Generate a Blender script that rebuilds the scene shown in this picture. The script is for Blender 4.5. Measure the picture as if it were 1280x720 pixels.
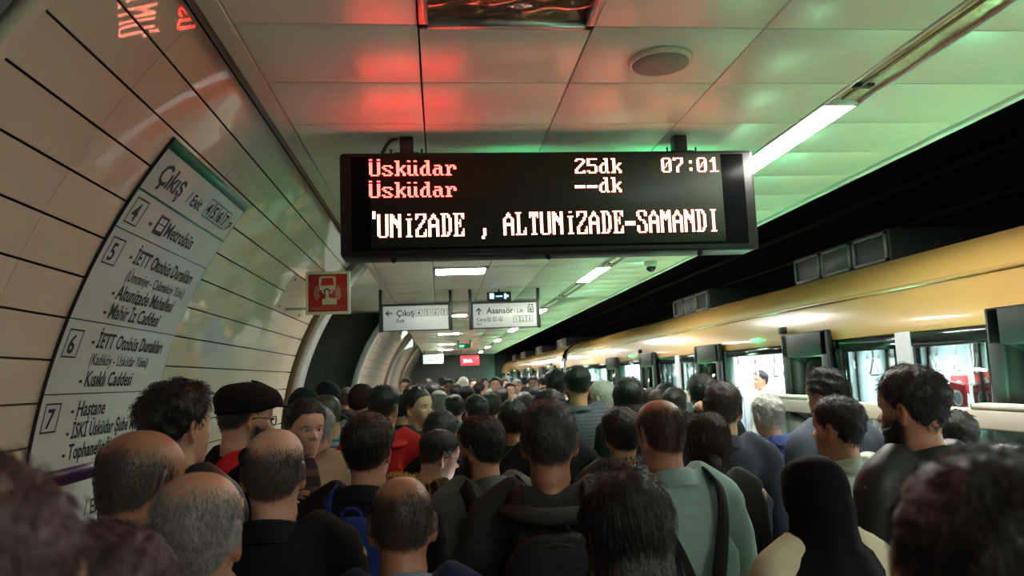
import bpy, bmesh, math, random
import numpy as np
from mathutils import Vector, Matrix
for o in list(bpy.data.objects): bpy.data.objects.remove(o)
random.seed(7); RNG = np.random.default_rng(7)
S = bpy.context.scene
COL = S.collection
PI = math.pi

# ------------------------------------------------------------------ camera
FPX, VPX, VPY, ROLL, CAMH = 920.0, 550.0, 475.0, math.radians(1.5), 1.78
_Y = np.array([(VPX-640)/FPX, -(VPY-360)/FPX, -1.0]); _Y /= np.linalg.norm(_Y)
_Z = np.array([-math.sin(ROLL), math.cos(ROLL), 0.0]); _Z -= _Z.dot(_Y)*_Y; _Z /= np.linalg.norm(_Z)
_X = np.cross(_Y, _Z)
cam_d = bpy.data.cameras.new('camera'); cam = bpy.data.objects.new('camera', cam_d); COL.objects.link(cam)
cam_d.sensor_width = 36; cam_d.lens = 36*FPX/1280; cam_d.clip_start = .02; cam_d.clip_end = 200
cam_d.dof.use_dof = True; cam_d.dof.focus_distance = 3.4; cam_d.dof.aperture_fstop = 4.6
cam.matrix_world = Matrix(((_X[0], _X[1], _X[2], 0), (_Y[0], _Y[1], _Y[2], 0), (_Z[0], _Z[1], _Z[2], CAMH), (0, 0, 0, 1)))
S.camera = cam
def ray(x, y):
    d = np.array([(x-640)/FPX, -(y-360)/FPX, -1.0]); return np.array([d@_X, d@_Y, d@_Z])
def at_y(x, y, Y):
    r = ray(x, y); return np.array([0, 0, CAMH])+r*(Y/r[1])

# ------------------------------------------------------------------ world, exposure
w = bpy.data.worlds.new('world'); S.world = w; w.use_nodes = True
w.node_tree.nodes['Background'].inputs[0].default_value = (.50, .55, .50, 1)
w.node_tree.nodes['Background'].inputs[1].default_value = .02
S.view_settings.view_transform = 'Standard'; S.view_settings.look = 'None'
S.view_settings.exposure = 1.9; S.view_settings.gamma = 1.0; S.view_settings.use_curve_mapping = False
LAMP = 26.0        # strength of the white ceiling lamps
GREEN = 28.0      # strength of the added green uplights on the gates
TRAINL = 11.5      # strength of the lamps inside the train

# ------------------------------------------------------------------ materials
MATS = {}
def srgb(r, g, b):
    f = lambda c: (c/255/12.92 if c/255 <= .04045 else ((c/255+.055)/1.055)**2.4)
    return (f(r), f(g), f(b))
def mat(name, col=(.5, .5, .5), rough=.5, metal=0, var=.08, nscale=6, bump=0, bscale=60, emit=None, estr=0, alpha=None,
        spec=.5, coat=0, trans=0, attr=None, sheen=0, rvar=0, kind='noise', stretch=(1, 1, 1), island=0):
    if name in MATS: return MATS[name]
    m = bpy.data.materials.new(name); m.use_nodes = True; MATS[name] = m
    nt = m.node_tree; N = nt.nodes; L = nt.links; b = N['Principled BSDF']
    b.inputs['Roughness'].default_value = rough; b.inputs['Metallic'].default_value = metal
    b.inputs['Specular IOR Level'].default_value = spec; b.inputs['Coat Weight'].default_value = coat
    b.inputs['Coat Roughness'].default_value = .08
    b.inputs['Transmission Weight'].default_value = trans
    b.inputs['Sheen Weight'].default_value = sheen
    tc = N.new('ShaderNodeTexCoord'); mp = N.new('ShaderNodeMapping'); L.new(tc.outputs['Object'], mp.inputs[0])
    mp.inputs['Scale'].default_value = stretch
    nz = N.new('ShaderNodeTexNoise'); nz.inputs['Scale'].default_value = nscale; nz.inputs['Detail'].default_value = 4
    L.new(mp.outputs[0], nz.inputs['Vector'])
    mx = N.new('ShaderNodeMix'); mx.data_type = 'RGBA'
    mx.inputs[6].default_value = (*[max(0, c*(1-var)) for c in col], 1); mx.inputs[7].default_value = (*[min(1, c*(1+var)) for c in col], 1)
    L.new(nz.outputs['Fac'], mx.inputs[0]); out = mx.outputs[2]
    if attr:
        at = N.new('ShaderNodeAttribute'); at.attribute_name = attr
        m2 = N.new('ShaderNodeMix'); m2.data_type = 'RGBA'; m2.blend_type = 'MULTIPLY'; m2.inputs[0].default_value = 1
        L.new(at.outputs['Color'], m2.inputs[6]); L.new(out, m2.inputs[7]); out = m2.outputs[2]
    if island:
        g = N.new('ShaderNodeNewGeometry'); mr = N.new('ShaderNodeMapRange')
        mr.inputs[3].default_value = 1-island; mr.inputs[4].default_value = 1+island; L.new(g.outputs['Random Per Island'], mr.inputs[0])
        m3 = N.new('ShaderNodeVectorMath'); m3.operation = 'SCALE'; L.new(out, m3.inputs[0]); L.new(mr.outputs[0], m3.inputs['Scale']); out = m3.outputs[0]
    L.new(out, b.inputs['Base Color'])
    if rvar:
        mr = N.new('ShaderNodeMapRange'); mr.inputs[3].default_value = max(0, rough-rvar); mr.inputs[4].default_value = rough+rvar
        L.new(nz.outputs['Fac'], mr.inputs[0]); L.new(mr.outputs[0], b.inputs['Roughness'])
    if bump:
        n2 = N.new('ShaderNodeTexNoise'); n2.inputs['Scale'].default_value = bscale; n2.inputs['Detail'].default_value = 3
        L.new(mp.outputs[0], n2.inputs['Vector'])
        bp = N.new('ShaderNodeBump'); bp.inputs['Strength'].default_value = bump; bp.inputs['Distance'].default_value = .01
        L.new(n2.outputs['Fac'], bp.inputs['Height']); L.new(bp.outputs[0], b.inputs['Normal'])
    if emit:
        b.inputs['Emission Color'].default_value = (*emit, 1); b.inputs['Emission Strength'].default_value = estr
    return m

def pattern(name, cols, kind, scale, rough=.8):
    """woven patterns: stripes along z / checks"""
    if name in MATS: return MATS[name]
    m = mat(name, cols[0], rough, var=.15, nscale=30, bump=.3, bscale=150)
    nt = m.node_tree; N = nt.nodes; L = nt.links; b = N['Principled BSDF']
    tc = N.new('ShaderNodeTexCoord'); sx = N.new('ShaderNodeSeparateXYZ'); L.new(tc.outputs['Object'], sx.inputs[0])
    src = b.inputs['Base Color'].links[0].from_socket
    def band(axis, sc, width):
        mu = N.new('ShaderNodeMath'); mu.operation = 'MULTIPLY'; mu.inputs[1].default_value = sc; L.new(sx.outputs[axis], mu.inputs[0])
        fr = N.new('ShaderNodeMath'); fr.operation = 'FRACT'; L.new(mu.outputs[0], fr.inputs[0])
        lt = N.new('ShaderNodeMath'); lt.operation = 'LESS_THAN'; lt.inputs[1].default_value = width; L.new(fr.outputs[0], lt.inputs[0]); return lt.outputs[0]
    bands = [(2, scale, .4)] if kind == 'stripes' else [(0, scale, .18), (2, scale, .18), (0, scale*.5, .3)]
    for i, (ax, sc, wd) in enumerate(bands):
        mx = N.new('ShaderNodeMix'); mx.data_type = 'RGBA'; c = cols[min(i+1, len(cols)-1)]
        fac = N.new('ShaderNodeMath'); fac.operation = 'MULTIPLY'; fac.inputs[1].default_value = .75; L.new(band(ax, sc, wd), fac.inputs[0])
        L.new(fac.outputs[0], mx.inputs[0]); L.new(src, mx.inputs[6]); mx.inputs[7].default_value = (*c, 1); src = mx.outputs[2]
    L.new(src, b.inputs['Base Color'])
    return m

def emis(name, col, s):
    return mat(name, col, .5, var=.02, emit=col, estr=s)

M_tile = mat('wall_enamel', srgb(234, 222, 200), .025, var=.04, nscale=2, spec=.75, bump=.004, bscale=3)
M_joint = mat('joint_black', (.006, .006, .006), .7)
M_ceil = mat('ceiling_enamel', srgb(238, 230, 214), .33, var=.04, nscale=1.5, spec=.7, bump=.02, bscale=220)
M_cslab = mat('ceiling_enamel_far', srgb(232, 228, 212), .3, var=.06, nscale=1.5, spec=.7)
M_trimgrey = mat('trim_grey', srgb(226, 216, 198), .38, var=.06)
M_bronze = mat('bronze_trim', srgb(112, 88, 66), .34, .35, var=.15, nscale=10)
M_granite = mat('speckled_granite', srgb(176, 176, 172), .3, var=.9, nscale=90)
M_mosaic = mat('dark_mosaic', srgb(62, 68, 54), .35, var=.98, nscale=16, bump=.5, bscale=16)
M_floor = mat('platform_granite', srgb(120, 118, 112), .35, var=.2, nscale=60)
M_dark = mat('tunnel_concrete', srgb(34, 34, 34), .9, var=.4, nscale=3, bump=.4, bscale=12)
M_black = mat('black_plastic', (.008, .008, .009), .35, var=.2)
M_blackm = mat('black_powdercoat', (.012, .012, .012), .45, var=.2, bump=.05, bscale=300)
M_steel = mat('dark_steel', srgb(70, 72, 70), .35, .8, var=.1)
M_alu = mat('aluminium', srgb(190, 190, 186), .3, .8, var=.06)
M_white = mat('white_paint', srgb(232, 232, 226), .4, var=.03)
M_lamp = emis('lamp_diffuser_lit', (1, .97, .90), LAMP)
M_mirror = mat('unlit_lamp_reflector', srgb(214, 196, 160), .3, .3, var=.35, nscale=30, bump=.5, bscale=25)
M_uplight = emis('green_uplight', (.34, 1, .55), GREEN)  # glow of the uplights added on the gate beams
M_glass_dark = mat('tinted_glass', (.02, .025, .025), .05, var=.05, spec=.7)

# ------------------------------------------------------------------ mesh helpers
def np_mesh(name, V, Q=None, T=None, smooth=False):
    me = bpy.data.meshes.new(name); V = np.asarray(V, np.float32)
    Q = np.zeros((0, 4), np.int32) if Q is None or len(Q) == 0 else np.asarray(Q, np.int32)
    T = np.zeros((0, 3), np.int32) if T is None or len(T) == 0 else np.asarray(T, np.int32)
    me.vertices.add(len(V)); me.vertices.foreach_set('co', V.ravel())
    me.loops.add(Q.size+T.size); me.loops.foreach_set('vertex_index', np.concatenate([Q.ravel(), T.ravel()]))
    me.polygons.add(len(Q)+len(T))
    st = np.concatenate([np.arange(len(Q))*4, Q.size+np.arange(len(T))*3]).astype(np.int32)
    me.polygons.foreach_set('loop_start', st)
    me.update(calc_edges=True); me.validate()
    if smooth: me.polygons.foreach_set('use_smooth', np.ones(len(me.polygons), bool))
    return me
class MB:
    """collects shapes into ONE mesh"""
    def __init__(s): s.V = []; s.Q = []; s.T = []; s.n = 0
    def add(s, V, Q=None, T=None):
        V = np.asarray(V, float)
        if Q is not None and len(Q): s.Q.append(np.asarray(Q)+s.n)
        if T is not None and len(T): s.T.append(np.asarray(T)+s.n)
        s.V.append(V); s.n += len(V); return s
    def box(s, a, b, bev=0):
        a = np.minimum(a, b).astype(float) if False else np.array([min(a[i], b[i]) for i in range(3)], float); b = np.array(b, float) if False else np.maximum(a, np.array(b, float))
        if bev <= 0:
            V = [[(a, b)[i][0], (a, b)[j][1], (a, b)[k][2]] for k in (0, 1) for j in (0, 1) for i in (0, 1)]
            return s.add(V, [[0, 2, 3, 1], [4, 5, 7, 6], [0, 1, 5, 4], [2, 6, 7, 3], [0, 4, 6, 2], [1, 3, 7, 5]])
        bm = bmesh.new(); bmesh.ops.create_cube(bm, size=1)
        for v in bm.verts: v.co = Vector((a+b)/2)+Vector([v.co[i]*(b[i]-a[i]) for i in range(3)])
        bmesh.ops.bevel(bm, geom=bm.edges[:], offset=min(bev, .49*float((b-a).min())), segments=2, profile=.5, affect='EDGES')
        bmesh.ops.triangulate(bm, faces=bm.faces[:]); bm.verts.index_update()
        V = [v.co[:] for v in bm.verts]; T = [[v.index for v in f.verts] for f in bm.faces]; bm.free()
        return s.add(V, None, T)
    def loft(s, rings, cap=True, closed=True):
        rings = [np.asarray(r, float) for r in rings]; n = len(rings[0]); k = len(rings); V = np.concatenate(rings)
        i = np.arange(n if closed else n-1); j = (i+1) % n
        Q = np.concatenate([np.stack([r*n+i, r*n+j, (r+1)*n+j, (r+1)*n+i], 1) for r in range(k-1)])
        T = []
        if cap and closed:
            V = np.concatenate([V, [rings[0].mean(0)], [rings[-1].mean(0)]]); c0 = n*k; c1 = c0+1
            T = np.concatenate([np.stack([j, i, np.full(n, c0)], 1), np.stack([(k-1)*n+i, (k-1)*n+j, np.full(n, c1)], 1)])
        return s.add(V, Q, T)
    def tube(s, pts, r, n=8, cap=True, sec=None):
        pts = np.asarray(pts, float); k = len(pts); r = np.broadcast_to(np.asarray(r, float), (k,))
        tg = np.gradient(pts, axis=0); tg /= np.linalg.norm(tg, axis=1)[:, None]+1e-12
        up = np.array([0, 0, 1.]) if abs(tg[0][2]) < .9 else np.array([1., 0, 0])
        rings = []; u = np.cross(up, tg[0]); u /= np.linalg.norm(u)
        a = np.linspace(0, 2*PI, n, endpoint=False)
        for p, t, rr in zip(pts, tg, r):
            u = u-u.dot(t)*t; u /= np.linalg.norm(u)+1e-12; v = np.cross(t, u)
            if sec is None: rings.append(p+rr*(np.cos(a)[:, None]*u+np.sin(a)[:, None]*v))
            else: rings.append(p+rr*(np.array(sec)[:, :1]*u+np.array(sec)[:, 1:]*v))
        return s.loft(rings, cap)
    def cyl(s, p, q, r, n=16): return s.tube([p, q], r, n)
    def ellipsoid(s, c, r, nu=20, nv=12, rot=None):
        th = np.linspace(0.001, PI-.001, nv); a = np.linspace(0, 2*PI, nu, endpoint=False)
        rings = [np.stack([np.sin(t)*np.cos(a)*r[0], np.sin(t)*np.sin(a)*r[1], -np.cos(t)*r[2]+0*a], 1) for t in th]
        if rot is not None: rings = [x@np.array(rot.to_3x3()).T for x in rings]
        return s.loft([x+np.array(c) for x in rings])
    def mesh(s, name, smooth=False):
        Q = np.concatenate(s.Q) if s.Q else None; T = np.concatenate(s.T) if s.T else None
        return np_mesh(name, np.concatenate(s.V), Q, T, smooth)
    def obj(s, name, m, parent=None, smooth=False):
        return obj(name, s.mesh(name, smooth), m, parent)
def obj(name, me, m=None, parent=None):
    o = bpy.data.objects.new(name, me); COL.objects.link(o)
    if m is not None and me is not None and len(me.materials) == 0: me.materials.append(m)
    if parent is not None: o.parent = parent
    return o
def empty(name, loc=(0, 0, 0)):
    o = bpy.data.objects.new(name, None); COL.objects.link(o); o.location = loc; o.empty_display_size = .1; return o
def tag(o, label=None, cat=None, group=None, kind=None):
    if label: o['label'] = label
    if cat: o['category'] = cat
    if group: o['group'] = group
    if kind: o['kind'] = kind
    return o
def bx(a, b, bev=0): return MB().box(a, b, bev)
_dg = lambda: bpy.context.evaluated_depsgraph_get()
def text_mesh(txt, size, bold=0.0, align='LEFT', sx=1.0):
    c = bpy.data.curves.new('txt', 'FONT'); c.body = txt; c.size = size; c.align_x = align; c.offset = bold; c.resolution_u = 2
    c.fill_mode = 'FRONT'
    o = bpy.data.objects.new('txt', c); COL.objects.link(o); bpy.context.view_layer.update()
    me = bpy.data.meshes.new_from_object(o.evaluated_get(_dg())); bpy.data.objects.remove(o)
    V = np.zeros(len(me.vertices)*3); me.vertices.foreach_get('co', V); V = V.reshape(-1, 3); V[:, 0] *= sx
    F = [list(p.vertices) for p in me.polygons]; bpy.data.meshes.remove(me)
    return V, F
def flat_text(txt, size, place, m, parent, name='lettering', **k):
    V, F = text_mesh(txt, size, **k); me = bpy.data.meshes.new(name); me.from_pydata([place(v[0], v[1]) for v in V], [], F); return obj(name, me, m, parent)
def front(x0, z0, y):       # a plane facing the camera side (-Y)
    return lambda u, v: (x0+u, y, z0+v)

# ================================================================== SETTING
ZC = 2.98                                    # ceiling height
CX, CZ, CR = 1.07, 1.20, 2.62                # vault circle
def vault(arc, y, off=0.0):
    t = arc/CR; return (CX-(CR-off)*math.cos(t), y, CZ+(CR-off)*math.sin(t))
Y0, Y1 = -7.0, 36.5

o = bx((-2.6, Y0, -.3), (2.62, Y1, 0)).obj('floor', M_floor); tag(o, 'grey granite platform floor hidden under the crowd', kind='structure')
# floor slabs near the camera are parts of the floor
sl = bx((-.295, -.295, 0), (.295, .295, .006), .002).mesh('floor_slab'); sl.materials.append(M_floor)
for i in range(8):
    for j in range(16):
        s_ = obj('floor_slab', sl, None, o); s_.location = (-1.0+i*.6*.86, .2+j*.6, 0); s_.scale.x = .86
o = bx((2.62, Y0, -.3), (2.72, Y1, .012)).obj('trim_1', mat('tactile_edge', srgb(190, 160, 40), .6)); tag(o, 'yellow platform edge strip', kind='structure')
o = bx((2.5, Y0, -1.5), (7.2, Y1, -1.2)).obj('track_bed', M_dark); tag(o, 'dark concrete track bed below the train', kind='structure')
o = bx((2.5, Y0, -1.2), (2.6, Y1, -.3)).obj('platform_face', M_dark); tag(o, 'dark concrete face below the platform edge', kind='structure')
# dark tunnel shell over the tracks
r_ = []
for y in (Y0, Y1):
    r_.append([(6.9, y, -1.2), (7.05, y, 1.2), (6.8, y, 2.8), (6.2, y, 3.9), (5.0, y, 4.7), (3.4, y, 4.95), (2.7, y, 4.9)])
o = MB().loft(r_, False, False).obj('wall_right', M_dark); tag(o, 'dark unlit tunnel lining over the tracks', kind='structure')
o = bx((2.69, Y0, ZC-.0), (2.75, Y1, 4.95)).obj('canopy_fascia', mat('fascia_black', (.012, .012, .012), .8)); tag(o, 'black fascia above the platform ceiling edge', kind='structure')
for k, (x, z, r) in enumerate([(6.4, 3.2, .06), (6.1, 3.55, .045), (5.7, 3.9, .07)]):
    o = MB().cyl((x, Y0, z), (x, Y1, z), r, 10).obj('tunnel_pipe', mat('pipe_grey', srgb(60, 60, 60), .6)); tag(o, ['thick service pipe running low along the dark tunnel wall', 'thin service pipe running between two thick pipes on tunnel wall', 'topmost thick service pipe running along the dark tunnel crown'][k], 'pipe')
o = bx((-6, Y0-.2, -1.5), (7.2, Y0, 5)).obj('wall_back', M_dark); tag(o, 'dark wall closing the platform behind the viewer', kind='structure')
M_end = mat('end_wall_grey', srgb(92, 98, 98), .6, var=.1)
o = bx((-3, Y1, -.3), (2.7, Y1+.2, 4)).obj('wall_end', M_end); tag(o, 'grey wall at the far end of the platform', kind='structure')
o = bx((2.7, Y1, -1.5), (7.2, Y1+.2, 5)).obj('wall_tunnel_end', M_dark); tag(o, 'black tunnel mouth beyond the train', kind='structure')

# ---------------------------------------------------------------- ceiling
ceil = bx((-.73, Y0, ZC+.03), (2.75, Y1, ZC+.12)).obj('ceiling', M_joint); tag(ceil, 'flat suspended metal panel ceiling', kind='structure')
COLS = [(-.655, -.043), (-.043, .563), (.563, 1.185), (1.185, 1.795), (1.975, 2.69)]
PITCH = .4925; YROW0 = 2.394-PITCH*14
pan = {}
TRANS_Y = [2.394-PITCH, 2.394-PITCH*13, 7.90, 13.65, 19.15, 24.8, 29.5]     # near edge of the fixtures across the second column
for ci, (xa, xb) in enumerate(COLS):
    g = .0035
    me = bx((xa+g, g, ZC), (xb-g, PITCH-g, ZC+.035), .003).mesh('ceiling_panel'); me.materials.append(M_ceil)
    for r in range(32):
        y = YROW0+r*PITCH
        if y > 11.0: continue
        if ci == 1 and any(abs(y-t) < PITCH*.6 for t in TRANS_Y): continue
        p = obj('ceiling_panel', me, None, ceil); p.location = (0, y, 0)
yend = YROW0+32*PITCH
nfar = int((Y1-yend)/(PITCH*4))+1
for ci, (xa, xb) in enumerate(COLS):
    me = bx((xa+.004, .004, ZC), (xb-.004, PITCH*4-.004, ZC+.035)).mesh('far_ceiling_panel'); me.materials.append(M_cslab)
    for r in range(nfar):
        y = yend+r*PITCH*4
        p = obj('far_ceiling_panel', me, None, ceil); p.location = (0, y, 0 if not (ci == 1) else .0)
o = bx((-1.6, Y0, 3.32), (2.7, Y1, 3.4)).obj('ceiling_light_block', M_dark); tag(o, 'dark cover added above the suspended ceiling against light leaks', kind='structure')  # unseen cover, keeps outside light from leaking in above the ceiling
# edge trims
o = bx((-.727, Y0, ZC-.004), (-.657, Y1, ZC+.03), .003).obj('trim_2', M_trimgrey); tag(o, 'grey edge band between ceiling and vaulted wall', kind='structure')
o = bx((2.66, Y0, ZC-.02), (2.70, Y1, ZC+.03), .003).obj('trim_3', M_white); tag(o, 'pale lip along the track side of the ceiling', kind='structure')
# strip fixtures along the track side: lit tubes and unlit mirror covers, each a fixture
def strip_fixture(ya, yb, lit, label):
    e = empty('strip_light', ((1.795+1.975)/2, ya, ZC)); x0 = -.09; x1 = .09; L_ = yb-ya
    f = MB(); f.box((x0, 0, -.006), (x0+.012, L_, .03)); f.box((x1-.012, 0, -.006), (x1, L_, .03)); f.box((x0, 0, -.006), (x1, .012, .03)); f.box((x0, L_-.012, -.006), (x1, L_, .03))
    f.obj('frame', M_white, e)
    if lit: bx((x0+.012, .012, .0), (x1-.012, L_-.012, .02)).obj('diffuser', M_lamp, e)
    else:
        n = max(6, int(L_/.05)); rr = []
        for i in range(n+1):
            y = .012+(L_-.024)*i/n; a = np.linspace(0, PI, 9)
            rr.append(np.stack([-.077*np.cos(a), np.full(9, y), .006+.016*np.sin(a)+.006*math.sin(i*1.7)*np.sin(a*2+i)], 1))
        MB().loft(rr, False, False).obj('reflector', M_mirror, e, True)
        t = MB().cyl((-.02, .05, .006), (-.02, L_-.05, .006), .008, 8); t.obj('dead_tube', mat('dead_tube', srgb(150, 140, 120), .2, var=.2), e, True)
        for yy in (.2, L_-.2): bx((-.05, yy-.02, .0), (.03, yy+.02, .012)).obj('tube_holder', M_steel, e)
    return tag(e, label, 'ceiling light', 'strip lights along the track side')
for k in range(-2, 7):
    ya = 3.12+5*k
    ordn = 'lit white strip lamp set in the ceiling band along the track side'
    if -6.9 < ya and ya+1.3 < Y1: strip_fixture(ya, ya+1.3, True, ordn)
    if ya > -6.9 and ya+5 < Y1:
        strip_fixture(ya+1.3, ya+3.15, False, 'unlit strip fixture with bare coppery reflector in the ceiling band'); strip_fixture(ya+3.15, ya+5, False, 'unlit strip fixture with bare coppery reflector in the ceiling band')
# square fixtures across the middle
for k, y in enumerate(TRANS_Y):
    e = empty('panel_light', (.26, y, ZC)); D = PITCH
    f = MB(); W = .30
    f.box((-W, 0, -.012), (-W+.03, D, .03)); f.box((W-.03, 0, -.012), (W, D, .03)); f.box((-W, 0, -.012), (W, .03, .03)); f.box((-W, D-.03, -.012), (W, D, .03))
    f.obj('frame', M_alu if k == 0 else M_white, e)
    if k: 
        bx((-W+.03, .03, .0-(.0 if k < 2 else .004)), (W-.03, D-.03, .02)).obj('diffuser', M_lamp, e)
        tag(e, 'lit white panel lamp across the middle of the ceiling', 'ceiling light', 'lit panel lamps down the ceiling')
    else:
        rr = []
        for i in range(25):
            yy = .03+(D-.06)*i/24; x = np.linspace(-W+.03, W-.03, 33); rr.append(np.stack([x, np.full(33, yy), .014+.004*np.sin(x*40+i*.4)+.004*np.sin(i*1.1+x*12)], 1))
        MB().loft(rr, False, False).obj('reflector', mat('unlit_panel_reflector', srgb(196, 140, 114), .16, .75, var=.3, nscale=7, bump=.6, bscale=9), e, True)
        for xx in (-W+.015, W-.015):
            for yy in (.015, D-.015): MB().cyl((xx, yy, -.014), (xx, yy, -.008), .005, 8).obj('screw', M_steel, e)
        tag(e, 'unlit ceiling fixture with crinkled mirror reflector and metal frame', 'ceiling light')
# discs, camera dome
def disc(x, y, r, label):
    e = empty('ceiling_speaker', (x, y, ZC)); a = np.linspace(0, 2*PI, 40, endpoint=False)
    ring = lambda rr, z: np.stack([rr*np.cos(a), rr*np.sin(a), np.full(40, z)], 1)
    MB().loft([ring(r, 0), ring(r, -.014), ring(r-.004, -.020), ring(r-.012, -.020), ring(r-.014, -.012)]).obj('rim', M_trimgrey, e, True)
    MB().loft([ring(r-.014, -.011), ring(r-.014, -.019), ring(r*.5, -.022), ring(.01, -.023)]).obj('grille', mat('speaker_grille', srgb(150, 146, 136), .6, var=.3, nscale=300), e, True)
    tag(e, label, 'speaker')
disc(.88, 2.655, .122, 'round flat ceiling speaker above the track side of the LED board')
disc(.87, 7.23, .12, 'round flat ceiling speaker beyond the LED board')
e = empty('dome_camera', (2.33, 7.79, ZC)); MB().cyl((0, 0, 0), (0, 0, -.06), .07, 20).obj('housing', M_white, e, True)
MB().ellipsoid((0, 0, -.06), (.055, .055, .055), 20, 12).obj('dome', M_glass_dark, e, True); tag(e, 'white dome security camera under the ceiling near track edge', 'camera')

# ---------------------------------------------------------------- left vaulted wall
ARCS = .165
def wall_segment(name, ya, yb, joints, label, skip=None, tilemat=M_tile, far=False):
    arcs = np.linspace(-1.22, 2.25, 40); rr = [[vault(a, y, -.03) for a in arcs] for y in (ya, yb)]
    wl = MB().loft(rr, False, False).obj(name, M_joint, None, True); tag(wl, label, kind='structure')
    js = [ya]+[j for j in joints if ya+.05 < j < yb-.05]+[yb]; cache = {}
    g = .0042; t = ARCS/CR
    for ja, jb in zip(js[:-1], js[1:]):
        key = round(jb-ja, 3)
        if key not in cache:
            gy = .0012; th = np.linspace(g/CR, t-g/CR, 4); rings = []
            pts = []
            for y in (ja+gy-ja, jb-gy-ja):
                ring = [(-(CR)*math.cos(q), y, CR*math.sin(q)) for q in th]+[(-(CR+.02)*math.cos(q), y, (CR+.02)*math.sin(q)) for q in th[::-1]]
                pts.append(ring)
            tb = MB(); fr = [[p_ for p_ in r_[:4]] for r_ in pts]
            tb.loft(fr, False, False)
            for r_ in pts: tb.add(r_, [[0, 1, 6, 7], [1, 2, 5, 6], [2, 3, 4, 5]])
            for q_ in (0, 3): tb.add([pts[0][q_], pts[1][q_], pts[1][7-q_], pts[0][7-q_]], [[0, 1, 2, 3]])
            me = tb.mesh('wall_tile', True); me.materials.append(tilemat); cache[key] = me
        for k in range(-8, 13):
            a0 = .059+k*ARCS
            if a0 < -1.25: continue
            p = obj('wall_tile', cache[key], None, wl); p.location = (CX, ja, CZ); p.rotation_euler = (0, a0/CR, 0)
    return wl
J = [2.49+1.1*i for i in range(-8, 30)]
wall_segment('wall_left', 1.95, 7.42, J, 'vaulted wall of pale glossy enamel panels with black joints')
wall_segment('wall_left_far', 13.55, 20.0, [13.55+1.1*i for i in range(1, 6)], 'farther vaulted wall of pale panels beyond the side passage')
for nm, ya, yb in (('wall_left_rear', Y0, -1.6), ('wall_left_end', 21.6, Y1)):
    arcs = np.linspace(-1.22, 2.25, 40); wl = MB().loft([[vault(a, y) for a in arcs] for y in (ya, yb)], False, False).obj(nm, M_tile, None, True)
    tag(wl, 'pale vaulted wall ' + ('behind the viewer' if yb < 0 else 'running to the far platform end'), kind='structure')
# arch frames
def arch(ya, yb, m, off0, off1, name, label):
    arcs = np.linspace(-1.22, 2.14, 40); rings = []
    for a in arcs:
        rings.append([vault(a, ya, off0), vault(a, yb, off0), vault(a, yb, off1), vault(a, ya, off1)])
    o = MB().loft(rings).obj(name, m, None, False); tag(o, label, kind='structure'); return o
arch(7.42, 7.56, M_bronze, .045, -.03, 'trim_4', 'bronze arch frame around the side passage')
arch(7.56, 7.62, M_joint, .02, -.03, 'trim_5', 'dark joint of the passage arch')
arch(7.62, 8.0, M_granite, .055, -.06, 'trim_6', 'speckled stone lining of the passage arch')
arch(13.3, 13.55, M_granite, .03, -.06, 'trim_7', 'pale stone arch edge on the far side of the passage')
arch(20.0, 20.3, M_bronze, .05, -.03, 'trim_8', 'bronze arch frame of the distant passage')
arch(21.3, 21.6, M_granite, .05, -.03, 'trim_9', 'stone arch edge of the distant passage')
arch(27.3, 27.6, M_bronze, .05, -.02, 'trim_10', 'bronze rib far down the vault')
arch(1.885, 1.95, M_trimgrey, .002, -.03, 'trim_11', 'grey arch frame at the near end of the wall panels')
arch(-1.6, -1.5, M_bronze, .04, -.03, 'trim_12', 'bronze arch frame behind the viewer')
# side passages: dark pier walls
pa = np.linspace(-1.25, 2.2, 36); ring_ = []
for a in pa:
    v_ = vault(a, 0, -.05); ring_.append([(v_[0], 13.5, v_[2]), (v_[0], 13.9, v_[2]), (-5.0, 13.9, v_[2]), (-5.0, 13.5, v_[2])])
o = MB().loft(ring_).obj('wall_pier', M_mosaic); tag(o, 'dark speckled mosaic pier wall in the side passage', kind='structure')
o = bx((-5.0, 7.7, -.3), (-1.62, 8.0, 3.6)).obj('wall_pier_near', M_dark); tag(o, 'dark pier wall behind the stone arch', kind='structure')
o = bx((-5.2, 8.0, -.3), (-5.0, 13.6, 3.6)).obj('wall_passage_back', M_joint); tag(o, 'black back wall of the side passage', kind='structure')
o = bx((-3.0, 12.6, 0), (-2.55, 13.55, 3.2)).obj('wall_passage_door', M_joint); tag(o, 'black door recess in the side passage', kind='structure')
o = bx((-5.0, 7.7, ZC+.05), (-.72, 13.6, ZC+.15)).obj('ceiling_passage', M_cslab); tag(o, 'pale passage ceiling', kind='structure')
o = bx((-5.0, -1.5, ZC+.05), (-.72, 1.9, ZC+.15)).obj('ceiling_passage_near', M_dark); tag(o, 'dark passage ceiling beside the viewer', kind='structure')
o = bx((-5.2, -1.7, -.3), (-5.0, 1.95, 3.4)).obj('wall_passage_near', M_dark); tag(o, 'dark passage wall beside the viewer', kind='structure')
for y in (-1.75, 1.95):
    o = bx((-5.0, y, -.3), (-1.62, y+.06, 3.2)).obj('wall_passage_side', M_dark); tag(o, 'dark side wall of the near passage', kind='structure')
for y in (20.3, 21.3):
    o = bx((-4.0, y-.02, -.3), (-1.5, y+.02, 3.2)).obj('wall_passage_far', M_mosaic); tag(o, 'dark mosaic wall in the distant passage', kind='structure')
pl_ = empty('passage_fill_light', (-1.75, 11.0, ZC+.05)); bx((-.32, -.32, -.02), (.32, .32, 0)).obj('frame', M_white, pl_); bx((-.29, -.29, -.024), (.29, .29, -.02)).obj('diffuser', emis('passage_fill_glow', (.8, 1, .86), 6), pl_)  # added lamp with no known source, brightens the passage and mosaic pier
tag(pl_, 'greenish square fill light added in the side passage ceiling', 'ceiling light')
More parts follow.
